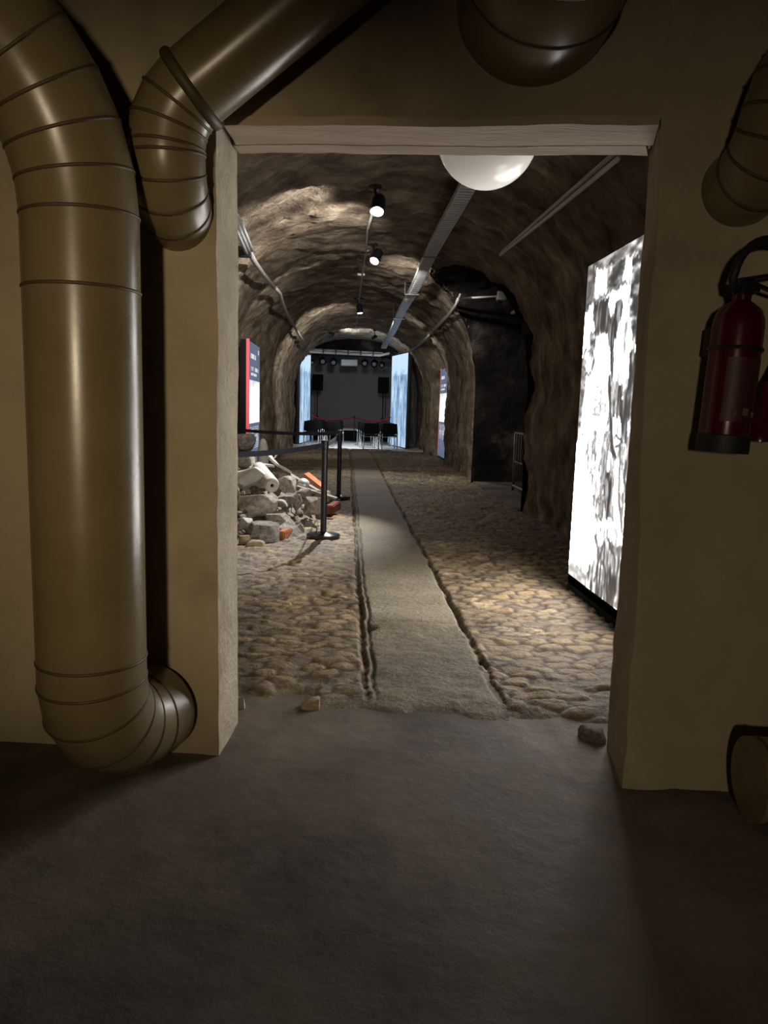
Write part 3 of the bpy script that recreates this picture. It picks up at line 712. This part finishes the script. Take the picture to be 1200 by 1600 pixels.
def atv(px, py, y, mg=.11):
    while y > 3:
        p = at(px, py, y)
        dx = (p.x-XC)/(float(hwr(np.array(y))) if p.x > XC else float(hwl(np.array(y)))); lim = 1-mg/2.0
        dz = max(0, (p.z-ZS)/(float(apex(np.array(y)))-ZS))
        if abs(dx)**NE+dz**NE < lim**NE: return p
        y -= .05
    return p
# ------------------------------------------------------------------ cables, trays and conduits
def polyline(name, label, cat, pts, r, mt, seg=10):
    return tag(obj(name, tube(B(), pts, r, seg), mt, None, True), label, cat)
pts = []
for px_, py_, y_ in ((584, 326, 8.3), (574, 360, 9.6), (572, 392, 10.9), (566, 430, 12.9), (561, 470, 16.2), (558, 500, 20.5), (556, 507, 22.5)):
    q_ = at(px_, py_, y_); pts.append((q_.x, y_, min(q_.z, cz(q_.x, y_)-.02)))
t = thing('ceiling_conduit', 'thin pale conduit linking the spotlights along the crown of the vault', 'conduit', pts[0])
o0 = Vector(pts[0]); obj('conduit_run', tube(B(), [Vector(p)-o0 for p in pts], .014, 10), M['grey_cable'], t, True)
for k in (2, 3): obj('conduit_clip', box(B(), Vector(pts[k])-o0+Vector((-.02, 0, .01)), (.12, .05, .035), .006), M['pale_pipe'], t, 40)

t = thing('cable_tray', 'long galvanised cable tray hung under the vault right of the spotlights', 'cable tray', (1.07, 5.2, 3.45))
def tz(y): return 3.41-.24*(y-7.2)/15.4-3.45
bm = B(); sec = [(-.08, .055), (-.08, -.005), (.08, -.005), (.08, .055), (.075, .055), (.075, .001), (-.075, .001), (-.075, .055)]
yst = np.linspace(5.2, 23.4, 60); rings = []
for y in yst:
    xo = .03*(y-5)/20+.012*math.sin(y*1.1); rings.append([bm.verts.new((xo+sx_, y-5.2, tz(y)+sz_)) for sx_, sz_ in sec])
for a_, b_ in zip(rings, rings[1:]):
    for k in range(len(sec)): bm.faces.new((a_[k], a_[(k+1) % 8], b_[(k+1) % 8], b_[k]))
bm.faces.new(rings[0]); bm.faces.new(rings[-1][::-1])
obj('tray_channel', bm, M['steel'], t)
bm = B()
for y in np.arange(5.3, 14, .085): box(bm, (.03*(y-5)/20+.012*math.sin(y*1.1), y-5.2, tz(y)-.007), (.14, .022, .006))
tag(obj('tray_perforation', bm, mat('tray ribs', (.30, .31, .31), .4, .7), t))
for dx, r_ in ((-.05, .013), (-.012, .018), (.028, .014), (.056, .011)):
    obj('tray_cable', tube(B(), [(.03*(y-5)/20+dx+.012*math.sin(y*1.1+dx*40), y-5.2, tz(y)+.02+r_*.4) for y in yst], r_, 8), M['grey_cable'], t, True)
for y in (10.2, 13.2, 16.4, 19.8):
    zt = cz(1.08, y)+.03-3.45
    bm = B(); box(bm, (.01, y-5.2, tz(y)-.012), (.25, .03, .012)); tube(bm, [(-.11, y-5.2, tz(y)-.01), (-.11, y-5.2, zt)], .006, 8); tube(bm, [(.12, y-5.2, tz(y)-.01), (.12, y-5.2, zt)], .004, 8)
    obj('tray_hanger', bm, M['gate'], t)

# left wall: bright steel channel, then the slack grey cable bundle
lp = [atv(366, 338, 7.85), atv(380, 370, 8.6), atv(390, 394, 9.3)]
t = thing('steel_channel', 'bright steel cable channel clamped high on the left vault', 'cable channel', lp[0])
o0 = Vector(lp[0]); bm = B()
for dx, dz_ in ((-.03, -.02), (0, 0), (.03, .02)): tube(bm, [Vector(p)-o0+Vector((dx, 0, dz_)) for p in lp], .017, 10)
obj('channel_body', bm, M['steel'], t, True)
obj('channel_clamp', box(B(), Vector(lp[2])-o0+Vector((-.06, 0, 0)), (.16, .06, .12), .01), M['black'], t, 40)
cp = [(390, 394, 9.3), (397, 408, 9.8), (411, 428, 10.8), (424, 444, 11.9), (437, 458, 13.2), (442, 475, 14.8), (449, 492, 16.8), (461, 512, 19.3), (470, 527, 22.0), (478, 538, 24.0)]
polyline('cable_bundle', 'slack grey cable bundle running along the left vault towards the stage', 'cable', [atv(*c_) for c_ in cp], .032, M['grey_cable'])
cp = [(640, 549, 23.6), (660, 535, 21.2), (680, 514, 18.2), (700, 494, 15.8), (712, 478, 14.2), (716, 467, 13.6)]
for k, dx in enumerate((0, .07)):
    polyline('wall_cable', ('lower' if k == 0 else 'upper')+' of two dark cables sagging along the right vault towards the stage', 'cable', [atv(*c_)+Vector((dx*.4, 0, dx)) for c_ in cp], .026-.008*k, M['grey_cable'])
for k, (dx, dz_) in enumerate(((0, 0), (.03, .085))):
    a_ = atv(968, 246, 5.6); b_ = atv(782, 398, 9.3); pp = [a_+Vector((dx, 0, dz_)), a_.lerp(b_, .45)+Vector((dx*.9, 0, dz_*.9-.01)), b_+Vector((dx*.3, 0, dz_*.25))]
    polyline('wall_conduit', ('lower' if k == 0 else 'upper')+' of the two pale conduits on the right vault above the poster', 'conduit', pp, .018, M['pale_pipe'])
def ata(px, py, y, mg=.30):
    while y > 10.5:
        p = at(px, py, y); dy = abs(y-AYC)/(AHW-mg); dz = max(0, (p.z-ZS)/(AAP-mg-ZS))
        if dy**NE+dz**NE < 1: return p
        y -= .04
    return p
q1, q2, q3 = ata(722, 466, 13.2), ata(777, 463, 13.2), ata(777, 471, 13.2)
t = thing('junction_box', 'small grey junction box with its pale conduit in the dark side passage', 'junction box', ata(784, 462, 13.2)); o0 = Vector(t.location)
obj('box_body', box(B(), (0, 0, 0), (.14, .08, .13), .008), M['pale_pipe'], t, 40)
obj('conduit_arm', tube(B(), [q1-o0, q2-o0], .016, 10), M['pale_pipe'], t, True)
obj('conduit_drop', tube(B(), [q2-o0+Vector((-.01, 0, 0)), q3-o0], .016, 10), M['pale_pipe'], t, True)
polyline('pipe_stub', 'short pale pipe stub slanting out of the side passage wall', 'pipe', [at(800, 489, 10.4), at(812, 483, 10.2), at(823, 480, 10.1)], .022, M['pale_pipe'])

# gate and grey door leaf in the side passage
g0 = at(796, 772, 12.1)
t = thing('metal_gate', 'low dull metal gate with thin bars across the side passage', 'gate', (2.80, 11.2, .045))
bm = B()
for z_ in (.08, .95): tube(bm, [(0, -1.1, z_), (0, .98, z_)], .02, 10)
for y_ in (-1.1, -.06, .98): tube(bm, [(0, y_, 0), (0, y_, .95)], .022, 10)
obj('gate_frame', bm, M['gate'], t, True)
for k in range(13):
    obj('bar', tube(B(), [(0, -1.0+k*.155, .08), (0, -1.0+k*.155, .95)], .008, 8), M['gate'], t, True)
obj('middle_rail', tube(B(), [(0, -1.1, .48), (0, .98, .48)], .012, 8), M['gate'], t, True)
t = thing('door_leaf', 'tall grey door leaf behind the gate in the dark side passage', 'door', (3.12, 11.15, .045))
obj('leaf', box(B(), (0, 0, 1.06), (.05, 2.0, 2.1), .004), M['door_grey'], t, 40)
bm = B(); tube(bm, [(-.03, .85, 1.0), (-.09, .85, 1.0), (-.09, .72, 1.0)], .011, 10); obj('handle', bm, M['steel'], t, True)

# ------------------------------------------------------------------ belt stanchions
def stanchion(label, base, belt_to, hgt=.985):
    t = thing('belt_stanchion', label, 'stanchion', base); b = Vector(base)
    bs = obj('base', lathe(B(), [(0, 0), (.165, 0), (.172, .008), (.172, .024), (.166, .03), (.06, .046), (.036, .056), (0, .056)], 48), mat('black gloss base', (.02, .021, .024), .22), t, 40)
    obj('post', lathe(B(), [(0, .05), (.031, .05), (.031, hgt-.09), (0, hgt-.09)], 28), M['black'], t, 40)
    obj('belt_head', lathe(B(), [(0, hgt-.095), (.036, hgt-.095), (.038, hgt-.085), (.038, hgt-.012), (.034, hgt), (0, hgt)], 28), M['black'], t, 40)
    for bt in belt_to:
        e = Vector(bt)-b; st = Vector((0, 0, hgt-.05)); d = (e-st); nn_ = Vector((-d.y, d.x, 0)).normalized()*.0012; bm = B(); n = 14; prev = None
        for k in range(n+1):
            p = st.lerp(e, .03+.97*k/n)+Vector((0, 0, -.02*math.sin(PI*k/n)))
            vs = [bm.verts.new(p+nn_*sg+Vector((0, 0, dz_))) for sg, dz_ in ((1, -.025), (1, .025), (-1, .025), (-1, -.025))]
            if prev:
                for j in range(4): bm.faces.new((prev[j], prev[(j+1) % 4], vs[(j+1) % 4], vs[j]))
            else: bm.faces.new(vs[::-1])
            prev = vs
        bm.faces.new(prev)
        obj('belt', bm, M['belt'], t)
    return t
S1 = fl(505, 842); S2 = fl(529, 781)
stanchion('near black belt stanchion on round base beside the rubble heap', (S1.x, S1.y, .022), [tuple(at(352, 711, 6.3))])
t2 = stanchion('rear black belt stanchion at the far end of the rubble heap', (S2.x, S2.y, .022), [tuple(at(380, 672.5, 12.0)), (S1.x+.005, S1.y+.045, .955)])
obj('clip', box(B(), (.045, -.02, .95), (.03, .03, .03), .006), M['chrome'], t2, 40)

# ------------------------------------------------------------------ rubble heap
def mound(x, y):
    u = np.clip((-x-.02-.16*(10.1-y)*(y < 10.1))/1.5, 0, 1); f = ss(6.85, 8.6, y)*(1-ss(9.9, 11.0, y))
    return .62*u**.85*f
nx, ny = 90, 120
gx = np.linspace(-1.82, .05, nx); gy = np.linspace(6.75, 11.0, ny)
GX, GY = np.meshgrid(gx, gy, indexing='ij'); Pm = np.stack([GX.ravel(), GY.ravel(), np.zeros(nx*ny)], -1)
Pm[:, 2] = mound(Pm[:, 0], Pm[:, 1])
msk = np.clip(Pm[:, 2]/.05, 0, 1); Pm[:, 2] += msk*(.05*fbm(Pm*4, 161, 3)+.03*fbm(Pm*14, 171, 3))-.02
o, _ = grid_mesh('rubble_grit', Pm, nx, ny, M['grit']); tag(o, 'fine grey brown grit and dust heaped under the broken stones', 'rubble', kind='stuff')
def hull_rock(seed, n=18, sq=(1, 1, 1), bev=.05, pw=.55):
    r = random.Random(seed); bm = B()
    for k in range(n):
        v = Vector((r.gauss(0, 1), r.gauss(0, 1), r.gauss(0, 1))).normalized()
        v = Vector([math.copysign(abs(c)**pw, c) for c in v]); v = v*(.82+.2*r.random())*.5/max(.7, max(abs(c) for c in v))
        bm.verts.new((v.x*sq[0], v.y*sq[1], v.z*sq[2]))
    res = bmesh.ops.convex_hull(bm, input=bm.verts)
    bmesh.ops.delete(bm, geom=[g_ for g_ in res['geom_interior'] if isinstance(g_, bmesh.types.BMVert)], context='VERTS')
    bmesh.ops.dissolve_limit(bm, angle_limit=.2, verts=bm.verts, edges=bm.edges)
    bmesh.ops.bevel(bm, geom=bm.edges[:], offset=bev, segments=2, affect='EDGES', profile=.6)
    bmesh.ops.triangulate(bm, faces=bm.faces)
    bmesh.ops.subdivide_edges(bm, edges=bm.edges[:], cuts=1, use_grid_fill=True)
    for v in bm.verts:
        nz = fbm(np.array([v.co[:]])*5+seed, 181, 3)[0]; v.co += v.co.normalized()*nz*.035
    return bm
rock_meshes = []
for k in range(9):
    o = obj('rubble_stone', hull_rock(200+k), (M['stone'], M['stone_grey'], M['stone'])[k % 3], None, 50); rock_meshes.append(o.data); bpy.data.objects.remove(o)
def rock(px, py, y, w_, h_, label, mt=None, seed=0, group=None, dep=None, rot=None, name='rubble_stone'):
    c = at(px, py, y); sc = y/F; W_, H_ = w_*sc, h_*sc
    if mt is None: me = rock_meshes[seed % 9]
    else:
        o = obj(name, hull_rock(300+seed, 34 if mt is M['stone_ochre'] else 20, bev=.05, pw=1.0 if mt is M['stone_ochre'] else .6), mt, None, 50); me = o.data; bpy.data.objects.remove(o)
    o = bpy.data.objects.new(name, me); COL.objects.link(o)
    o.location = c; o.scale = (W_*1.08, (dep or W_*.85)*1.05, H_*1.12); o.rotation_euler = rot or (0, 0, random.uniform(-.3, .3))
    return tag(o, label, 'stone', group)
rock(399.5, 854, 6.98, 27, 21, 'rounded ochre cobble at the front foot of the rubble heap', M['stone_ochre'], 1)
rock(382, 848, 7.08, 17, 24, 'pale upright ochre stone beside the doorway jamb at the heap foot', M['stone_ochre'], 2)
rock(410, 836, 7.32, 50, 36, 'big rough purple grey rock at the front of the rubble heap', M['stone_grey'], 3)
rock(382, 820, 7.5, 22, 22, 'pale jagged stone left of the big rough rock', M['pale'], 4)
rock(404, 786, 8.0, 58, 40, 'largest squared beige block in the middle of the rubble heap', M['stone'], 5, dep=.34, rot=(0, 0, .15))
rock(432, 810, 7.75, 30, 14, 'flat beige stone lying below the largest block', M['stone'], 6)
rock(446, 783, 8.2, 28, 20, 'smooth grey slab stone right of the largest block', M['stone_grey'], 7)
rock(464, 784, 8.3, 17, 25, 'thin upright beige stone in the middle of the heap', M['stone'], 8, rot=(.1, -.35, .2))
rock(450, 757, 8.8, 27, 27, 'chalky lump of stone right of the white tube', M['stone'], 9)
rock(391, 746, 8.6, 52, 34, 'large smooth pale boulder near the top of the heap', M['pale'], 10, dep=.36)
rock(383, 722, 9.3, 30, 18, 'grey stone at the top left of the heap below the belt', M['stone_grey'], 11)
rock(383, 692, 10.3, 32, 26, 'dark grey lump behind the belt at the heap top', M['stone_grey'], 12)
rock(490, 790, 8.3, 32, 26, 'broad beige stone left of the near stanchion post', M['stone'], 13)
rock(503, 775, 9.0, 24, 18, 'pale beige stone tucked behind the near stanchion post', M['stone'], 14)
rock(476, 771, 8.9, 22, 16, 'rusty grey stone under the long grey boards', M['stone_grey'], 15)
# small stones nobody could tell apart
GL = 'small angular beige grey stone lying loose in the rubble heap'
rr = random.Random(5); cnt = 0; placed = []
while cnt < 170:
    x = rr.uniform(-1.45, .02); y = rr.uniform(6.95, 10.2); mz = float(mound(np.array(x), np.array(y)))
    if mz < .015 or (x > -.28 and y < 7.75): continue
    d = rr.uniform(.06, .155) if cnt < 70 else rr.uniform(.03, .075)
    if any((x-a_)**2+(y-b_)**2 < (.36*(d+c_))**2 for a_, b_, c_ in placed): continue
    placed.append((x, y, d))
    o = bpy.data.objects.new('small_stone', rock_meshes[rr.randrange(9)]); COL.objects.link(o)
    o.location = (x, y, mz+d*.2+(.02 if d < .075 else 0)); o.scale = (d*1.15, d*.95, d*rr.uniform(.6, .95)); o.rotation_euler = (rr.uniform(-.5, .5), rr.uniform(-.5, .5), rr.uniform(0, 6))
    tag(o, GL, 'stone', 'small stones in the rubble heap'); cnt += 1
def slab(name, label, cat, a, b, wd, th, mt, up=(0, 0, 1), roll=0.0, bend=0.0, n=8):
    a, b = Vector(a), Vector(b); d = (b-a).normalized(); s_ = d.cross(Vector(up)).normalized(); u_ = s_.cross(d)
    q_ = Quaternion(d, roll); s_ = q_ @ s_; u_ = q_ @ u_; bm = B(); prev = None
    for k in range(n+1):
        f_ = k/n; p = a.lerp(b, f_)+u_*(bend*math.sin(PI*f_)); jw = wd*(1+.05*math.sin(f_*9)); vs = [bm.verts.new(p+s_*(sx_*jw/2)+u_*(sz_*th/2)) for sx_, sz_ in ((-1, -1), (1, -1), (1, 1), (-1, 1))]
        if prev:
            for j in range(4): bm.faces.new((prev[j], prev[(j+1) % 4], vs[(j+1) % 4], vs[j]))
        else: bm.faces.new(vs[::-1])
        prev = vs
    bm.faces.new(prev); bmesh.ops.recalc_face_normals(bm, faces=bm.faces)
    bmesh.ops.bevel(bm, geom=[e for e in bm.edges if e.is_manifold and e.calc_face_angle(0) > .6], offset=min(th, wd)*.12, segments=2, affect='EDGES')
    return tag(obj(name, bm, mt, None, 40), label, cat)
slab('stone_slab', 'long broken slab leaning down towards the stanchion base', 'slab', at(430, 803, 7.9), at(466, 846, 7.35), .17, .07, M['stone_grey'], roll=.35)
slab('brick', 'orange brick end poking out beside the big rough rock', 'brick', at(439, 838, 7.35), at(453, 832, 7.5), .075, .10, M['brick'])
slab('roof_tile', 'long orange tile with a pale top edge behind the near stanchion', 'tile', at(478, 741, 9.4), at(505, 762, 9.2), .085, .05, M['brick'], roll=.3)
slab('brick', 'dark red brick lump by the foot of the rear stanchion', 'brick', at(514, 797, 9.0), at(527, 789, 9.3), .10, .11, M['dark_brick'])
slab('wooden_board', 'upper long grey board sloping across the back of the heap', 'board', at(446, 738, 9.3), at(503, 771, 9.0), .07, .03, M['board'])
slab('wooden_board', 'lower long grey board reaching past the near stanchion post', 'board', at(464, 760, 9.0), at(526, 779, 8.9), .10, .025, M['board'])
slab('bent_sheet', 'white curved sheet sticking up at the top of the heap', 'sheet', at(419, 710, 9.5), at(451, 736, 9.2), .14, .03, M['pale'], bend=-.03, roll=-.5)
slab('plaster_strip', 'white plaster strip lying under the belt at the heap top', 'strip', at(388, 731, 9.2), at(427, 728, 9.3), .14, .03, M['pale'], bend=.02)
slab('plaster_strip', 'white forked splinter standing on the curved sheet', 'strip', at(427, 718, 9.5), at(434, 708, 9.5), .03, .02, M['pale'])
# hollow white tube
a_, b_ = at(425.5, 759, 8.35), at(404, 733, 8.95); d = (b_-a_).normalized(); rot = Vector((0, 0, 1)).rotation_difference(d).to_matrix(); ln = (b_-a_).length
t = thing('white_tube', 'white thick walled tube with a dark round bore in the heap', 'tube', a_)
obj('tube_wall', lathe(B(), [(.022, .05), (.022, 0), (.07, 0), (.084, .012), (.088, .03), (.088, ln), (.022, ln)], 36, (0, 0, 0), rot), M['pale'], t, 40)
obj('bore', lathe(B(), [(0, .05), (.021, .05), (.021, ln-.02), (0, ln-.02)], 20, (0, 0, 0), rot), M['matt_black'], t, 40)
# dome shaped grey cap and curved shard
c_ = at(474, 757, 9.1)
tag(obj('metal_bowl', lathe(B(), [(.078, -.03), (.084, -.03), (.082, .01), (.062, .05), (.03, .068), (0, .072)], 28, c_, Matrix.Rotation(.5, 3, 'X') @ Matrix.Rotation(.3, 3, 'Y')), M['steel'], None, 40), 'grey upturned bowl on the back slope of the heap', 'bowl')
bm = B(); cc = at(437, 795, 7.9)
for k in range(13):
    an = -1.2+k/12*2.5; p_ = [bm.verts.new(cc+Vector((rr_*math.sin(an)*.9, dz2, rr_*math.cos(an)))) for rr_, dz2 in ((.075, 0), (.09, 0), (.09, .12), (.075, .12))]
    if k:
        for j in range(4): bm.faces.new((pv[j], pv[(j+1) % 4], p_[(j+1) % 4], p_[j]))
    else: bm.faces.new(p_)
    pv = p_
bm.faces.new(pv)
tag(obj('pipe_shard', bm, M['stone'], None, 40), 'curved shard of a broken clay pipe below the largest block', 'shard')
# thin black wires
for k, (pp, lb) in enumerate((([(452, 775, 8.3), (456, 790, 8.1), (455, 800, 8.05), (462, 806, 8.0)], 'thin black wire hanging over the middle stones'), ([(497, 812, 7.6), (495, 828, 7.45), (490, 840, 7.4)], 'thin black wire trailing to the stanchion base'))):
    polyline('wire', lb, 'wire', [at(*p_) for p_ in pp], .006, M['rubber'], 8)
c_ = at(411, 697, 11.3)
tag(obj('stone_finial', lathe(B(), [(0, -.45), (.08, -.45), (.085, -.15), (.07, .0), (.045, .08), (.02, .11), (0, .115)], 20, c_), M['pale'], None, 40), 'pale pointed stone standing against the left wall behind the belt', 'stone')

# loose stones at the threshold
rock(486, 1094, 3.22, 30, 20, 'pale square stone loose at the left end of the worn sill', M['stone_ochre'], 21, name='loose_stone', dep=.07).location.z = .008
rock(925, 1150, 2.93, 42, 22, 'flat stone against the foot of the right jamb', M['stone_grey'], 22, name='loose_stone', dep=.1).location.z = .006
rock(377, 1108, 3.2, 14, 22, 'small pale plaster chip at the foot of the left jamb', M['pale'], 23, name='loose_stone', dep=.03).location.z = .012

# ------------------------------------------------------------------ chairs before the stage
def make_chair():
    t = thing('stacking_chair', 'x', 'chair')
    obj('seat', box(B(), (0, .02, .45), (.46, .43, .05), .022, seg=3), M['fabric'], t, 50)
    bm = B(); bx = bmesh.new(); bmesh.ops.create_grid(bx, x_segments=8, y_segments=6, size=.5); bx.free()
    box(bm, (0, -.235, .655), (.49, .05, .40), .022, Matrix.Rotation(.0, 3, 'X'), 3)
    for v in bm.verts:
        v.co.y += .12*(v.co.x**2)*1.2-(v.co.z-.68)*.18
        f_ = 1-.12*max(0, (v.co.z-.68)/.18)**2; v.co.x *= f_
        if abs(v.co.x) > .12: v.co.z = .68+(v.co.z-.68)*(1-.55*((abs(v.co.x)-.12)/.115)**2*.45)
    obj('backrest', bm, M['fabric'], t, 50)
    for sx_ in (-1, 1):
        obj('leg', tube(B(), [(sx_*.245, .24, 0), (sx_*.235, .20, .43)], .0125, 10), M['chrome'], t, True)
        obj('leg', tube(B(), [(sx_*.245, -.25, 0), (sx_*.24, -.20, .43), (sx_*.235, -.215, .55)], .0125, 10), M['chrome'], t, True)
        obj('side_rail', tube(B(), [(sx_*.237, -.20, .425), (sx_*.237, .20, .425)], .011, 8), M['chrome'], t, True)
    obj('cross_bar', tube(B(), [(-.24, -.2, .41), (.24, -.2, .41)], .010, 8), M['chrome'], t, True)
    return t
proto = make_chair(); first = True
rowsn = ('back row', 'second row from the back', 'third row from the back', 'front row')
for side, r0, dy, cols in (('left', 24.75, .78, (-1.17, -.52)), ('right', 23.75, .80, (.80, 1.42))):
    for r_ in range(4):
        for c_i, x in enumerate(cols):
            x += {'left': .055, 'right': -.06}[side]*r_+random.uniform(-.03, .03); y = r0+dy*r_
            pos = 'on the aisle' if (side == 'left') == (c_i == 1) else 'beside the glowing panel'
            lb = f'black padded chrome legged chair, {side} block, {rowsn[r_]}, {pos}'
            gp = 'chairs facing the stage'
            if first:
                proto.location = (x, y, .014); proto['label'] = lb; proto['group'] = gp; first = False
            else: dup(proto, (x, y, .014), random.uniform(-.05, .05), lb, gp)

# ------------------------------------------------------------------ stage end
t = thing('stage_platform', 'low stage platform with white top and black front at the tunnel end', 'stage', (.28, 30.25, .014))
obj('platform_top', box(B(), (0, 0, .44), (3.4, 2.0, .07), .01), M['white'], t, 40)
obj('platform_skirt', box(B(), (0, .04, .20), (3.3, 1.9, .40), .004), M['matt_black'], t, 40)
def at2(px, py, y): return at(px, py, y)
def speaker(px, py, y, label, lbs):
    c_ = at(px, py, y); t = thing('loudspeaker', label, 'speaker', (c_.x, c_.y, c_.z-.31))
    obj('cabinet', box(B(), (0, 0, .31), (.42, .34, .62), .02), M['matt_black'], t, 40)
    obj('grille', box(B(), (0, -.172, .31), (.38, .01, .57), .004), M['fabric'], t, 40)
    s_ = thing('speaker_stand', lbs, 'stand', (c_.x, c_.y, .48)); hh = c_.z-.31-.48
    obj('pole', tube(B(), [(0, 0, .05), (0, 0, hh)], .02, 10), M['black'], s_, True)
    for k in range(3):
        an = k*2*PI/3+.5; obj('leg', tube(B(), [(0, 0, .5), (.32*math.cos(an), .32*math.sin(an), 0)], .013, 8), M['black'], s_, True)
speaker(496.5, 597.5, 29.6, 'black loudspeaker on a pole at the left of the stage', 'black tripod speaker stand at the left of the stage')
speaker(599, 602, 29.6, 'black loudspeaker on a pole at the right of the stage', 'black tripod speaker stand at the right of the stage')
c_ = at(602, 650, 30.6); tag(obj('microphone_stand', lathe(B(), [(0, 0), (.12, 0), (.12, .02), (.011, .03), (.011, 1.5), (0, 1.5)], 16, (c_.x, 30.8, .48)), M['black'], None, 40), 'thin black pole standing behind the right speaker stand', 'stand')
# pale lighting rail in front of the mask
a_, b_ = at(479, 545, 26.6), at(609, 552, 26.6)
t = thing('lighting_rail', 'pale steel rail spanning the stage opening above the lights', 'rail', a_); dv = b_-a_
obj('rail_beam', tube(B(), [(0, 0, 0), (.16, .05, -.09), dv*.88+Vector((0, .05, -.09)), dv], .045, 12), M['pale_pipe'], t, True)
obj('rail_beam', tube(B(), [(.17, .1, .0), dv*.92+Vector((0, .1, .0))], .035, 12), M['steel'], t, True)
for k in range(5): obj('rail_clamp', box(B(), dv*(.2+.15*k)+Vector((0, .06, -.045)), (.05, .14, .15), .006), M['black'], t, 40)
bar_z = at(545, 556, 28.4).z
t = thing('lighting_bar', 'thin black bar carrying the stage lights and projector', 'bar', (.2, 28.4, bar_z))
obj('bar_tube', tube(B(), [(-1.55, 0, 0), (1.5, 0, 0)], .02, 10), M['black'], t, True)
for x in (-1.2, 1.2): obj('bar_hanger', tube(B(), [(x, 0, 0), (x, 0, cz(x+.2, 28.4)+.02-bar_z)], .012, 8), M['black'], t, True)
for i, (px_, py_, r_) in enumerate(((487, 564, .10), (504, 562, .13), (521, 563.5, .13), (570, 565, .13), (585, 566, .13), (597, 568, .10))):
    c_ = at(px_, py_+2, 28.3); order = ('first', 'second', 'third', 'fourth', 'fifth', 'sixth')[i]
    t = thing('stage_light', f'{order} round stage light from the left on the black bar', 'stage light', (c_.x, 28.4, bar_z-.02), 0, 'stage lights on the bar')
    h = c_-Vector(t.location); rot = Vector((0, 0, -1)).rotation_difference(Vector((.1*(2.5-i), -1, -.5)).normalized()).to_matrix()
    obj('yoke', tube(B(), [(0, 0, 0), (0, 0, h.z*.4), h+Vector((0, .06, .02))], .012, 8), M['black'], t, True)
    hd = obj('lamp_can', lathe(B(), [(0, r_*1.4), (r_*.7, r_*1.3), (r_, r_*.6), (r_, -r_*.7), (r_*.85, -r_*.7), (r_*.8, -r_*.5), (0, -r_*.5)], 24, h, rot), M['matt_black'], t, 40)
    obj('lens', lathe(B(), [(0, -r_*.52), (r_*.6, -r_*.52), (r_*.58, -r_*.6), (0, -r_*.68)], 24, h, rot), M['dim_lens'], hd, 40)
c_ = at(546, 567, 28.2)
t = thing('projector', 'white projector hung in the middle of the black bar', 'projector', (c_.x, 28.2, c_.z))
obj('projector_body', box(B(), (0, 0, 0), (.60, .42, .22), .02), M['white'], t, 40)
obj('projector_lens', lathe(B(), [(0, 0), (.06, 0), (.065, .05), (.05, .055), (0, .05)], 20, (.12, .21, 0), Matrix.Rotation(-PI/2, 3, 'X')), M['black'], t, 40)
for x in (-.22, .22): obj('hanger_rod', tube(B(), [(x, 0, .1), (x, .12, bar_z-c_.z)], .008, 8), M['steel'], t, True)
# red rope and its post
pp = fl(553, 690); pp.z = .014
t = thing('rope_post', 'thin dark post holding the red rope in the aisle middle', 'post', pp)
obj('post_base', lathe(B(), [(0, 0), (.15, 0), (.15, .02), (.02, .04), (0, .04)], 28), M['black'], t, 40)
obj('post_tube', lathe(B(), [(0, .03), (.016, .03), (.016, .95), (.03, .96), (.03, .99), (0, 1.0)], 16), M['black'], t, 40)
ctr = Vector((pp.x, pp.y, .93))
for e, lb in ((at(488, 649.5, 27.9), 'left half of the sagging red barrier rope'), (at(611, 652, 26.4), 'right half of the sagging red barrier rope')):
    pts = [e.lerp(ctr, f_)+Vector((0, 0, -.14*math.sin(PI*f_**.9))) for f_ in np.linspace(0, .985, 16)]
    tag(obj('barrier_rope', tube(B(), pts, .022, 10), M['red_rope'], None, True), lb, 'rope')

# ------------------------------------------------------------------ unseen lamp and added fill of the near room, world, view
spot_light('unseen_cellar_light', (-.62, -2.6, 1.65), (-.80, 2.8, 1.28), 335, .62, (1, .80, .52), 1.0, .12)
spot_light('unseen_cellar_light', (-.5, -2.9, 1.5), (1.35, 2.7, .85), 140, .82, (1, .84, .60), 1.0, .12)  # added fill for the right wall, in place of floor bounce
wd = bpy.data.worlds.new('world'); SC.world = wd; wd.use_nodes = True
wd.node_tree.nodes['Background'].inputs[0].default_value = (.05, .045, .04, 1); wd.node_tree.nodes['Background'].inputs[1].default_value = .02
vs = SC.view_settings; vs.view_transform = 'Standard'; vs.look = 'None'; vs.gamma = 1; vs.use_curve_mapping = False; vs.exposure = 0
SC.cycles.use_denoising = True
SC.cycles.max_bounces = 6; SC.cycles.diffuse_bounces = 4
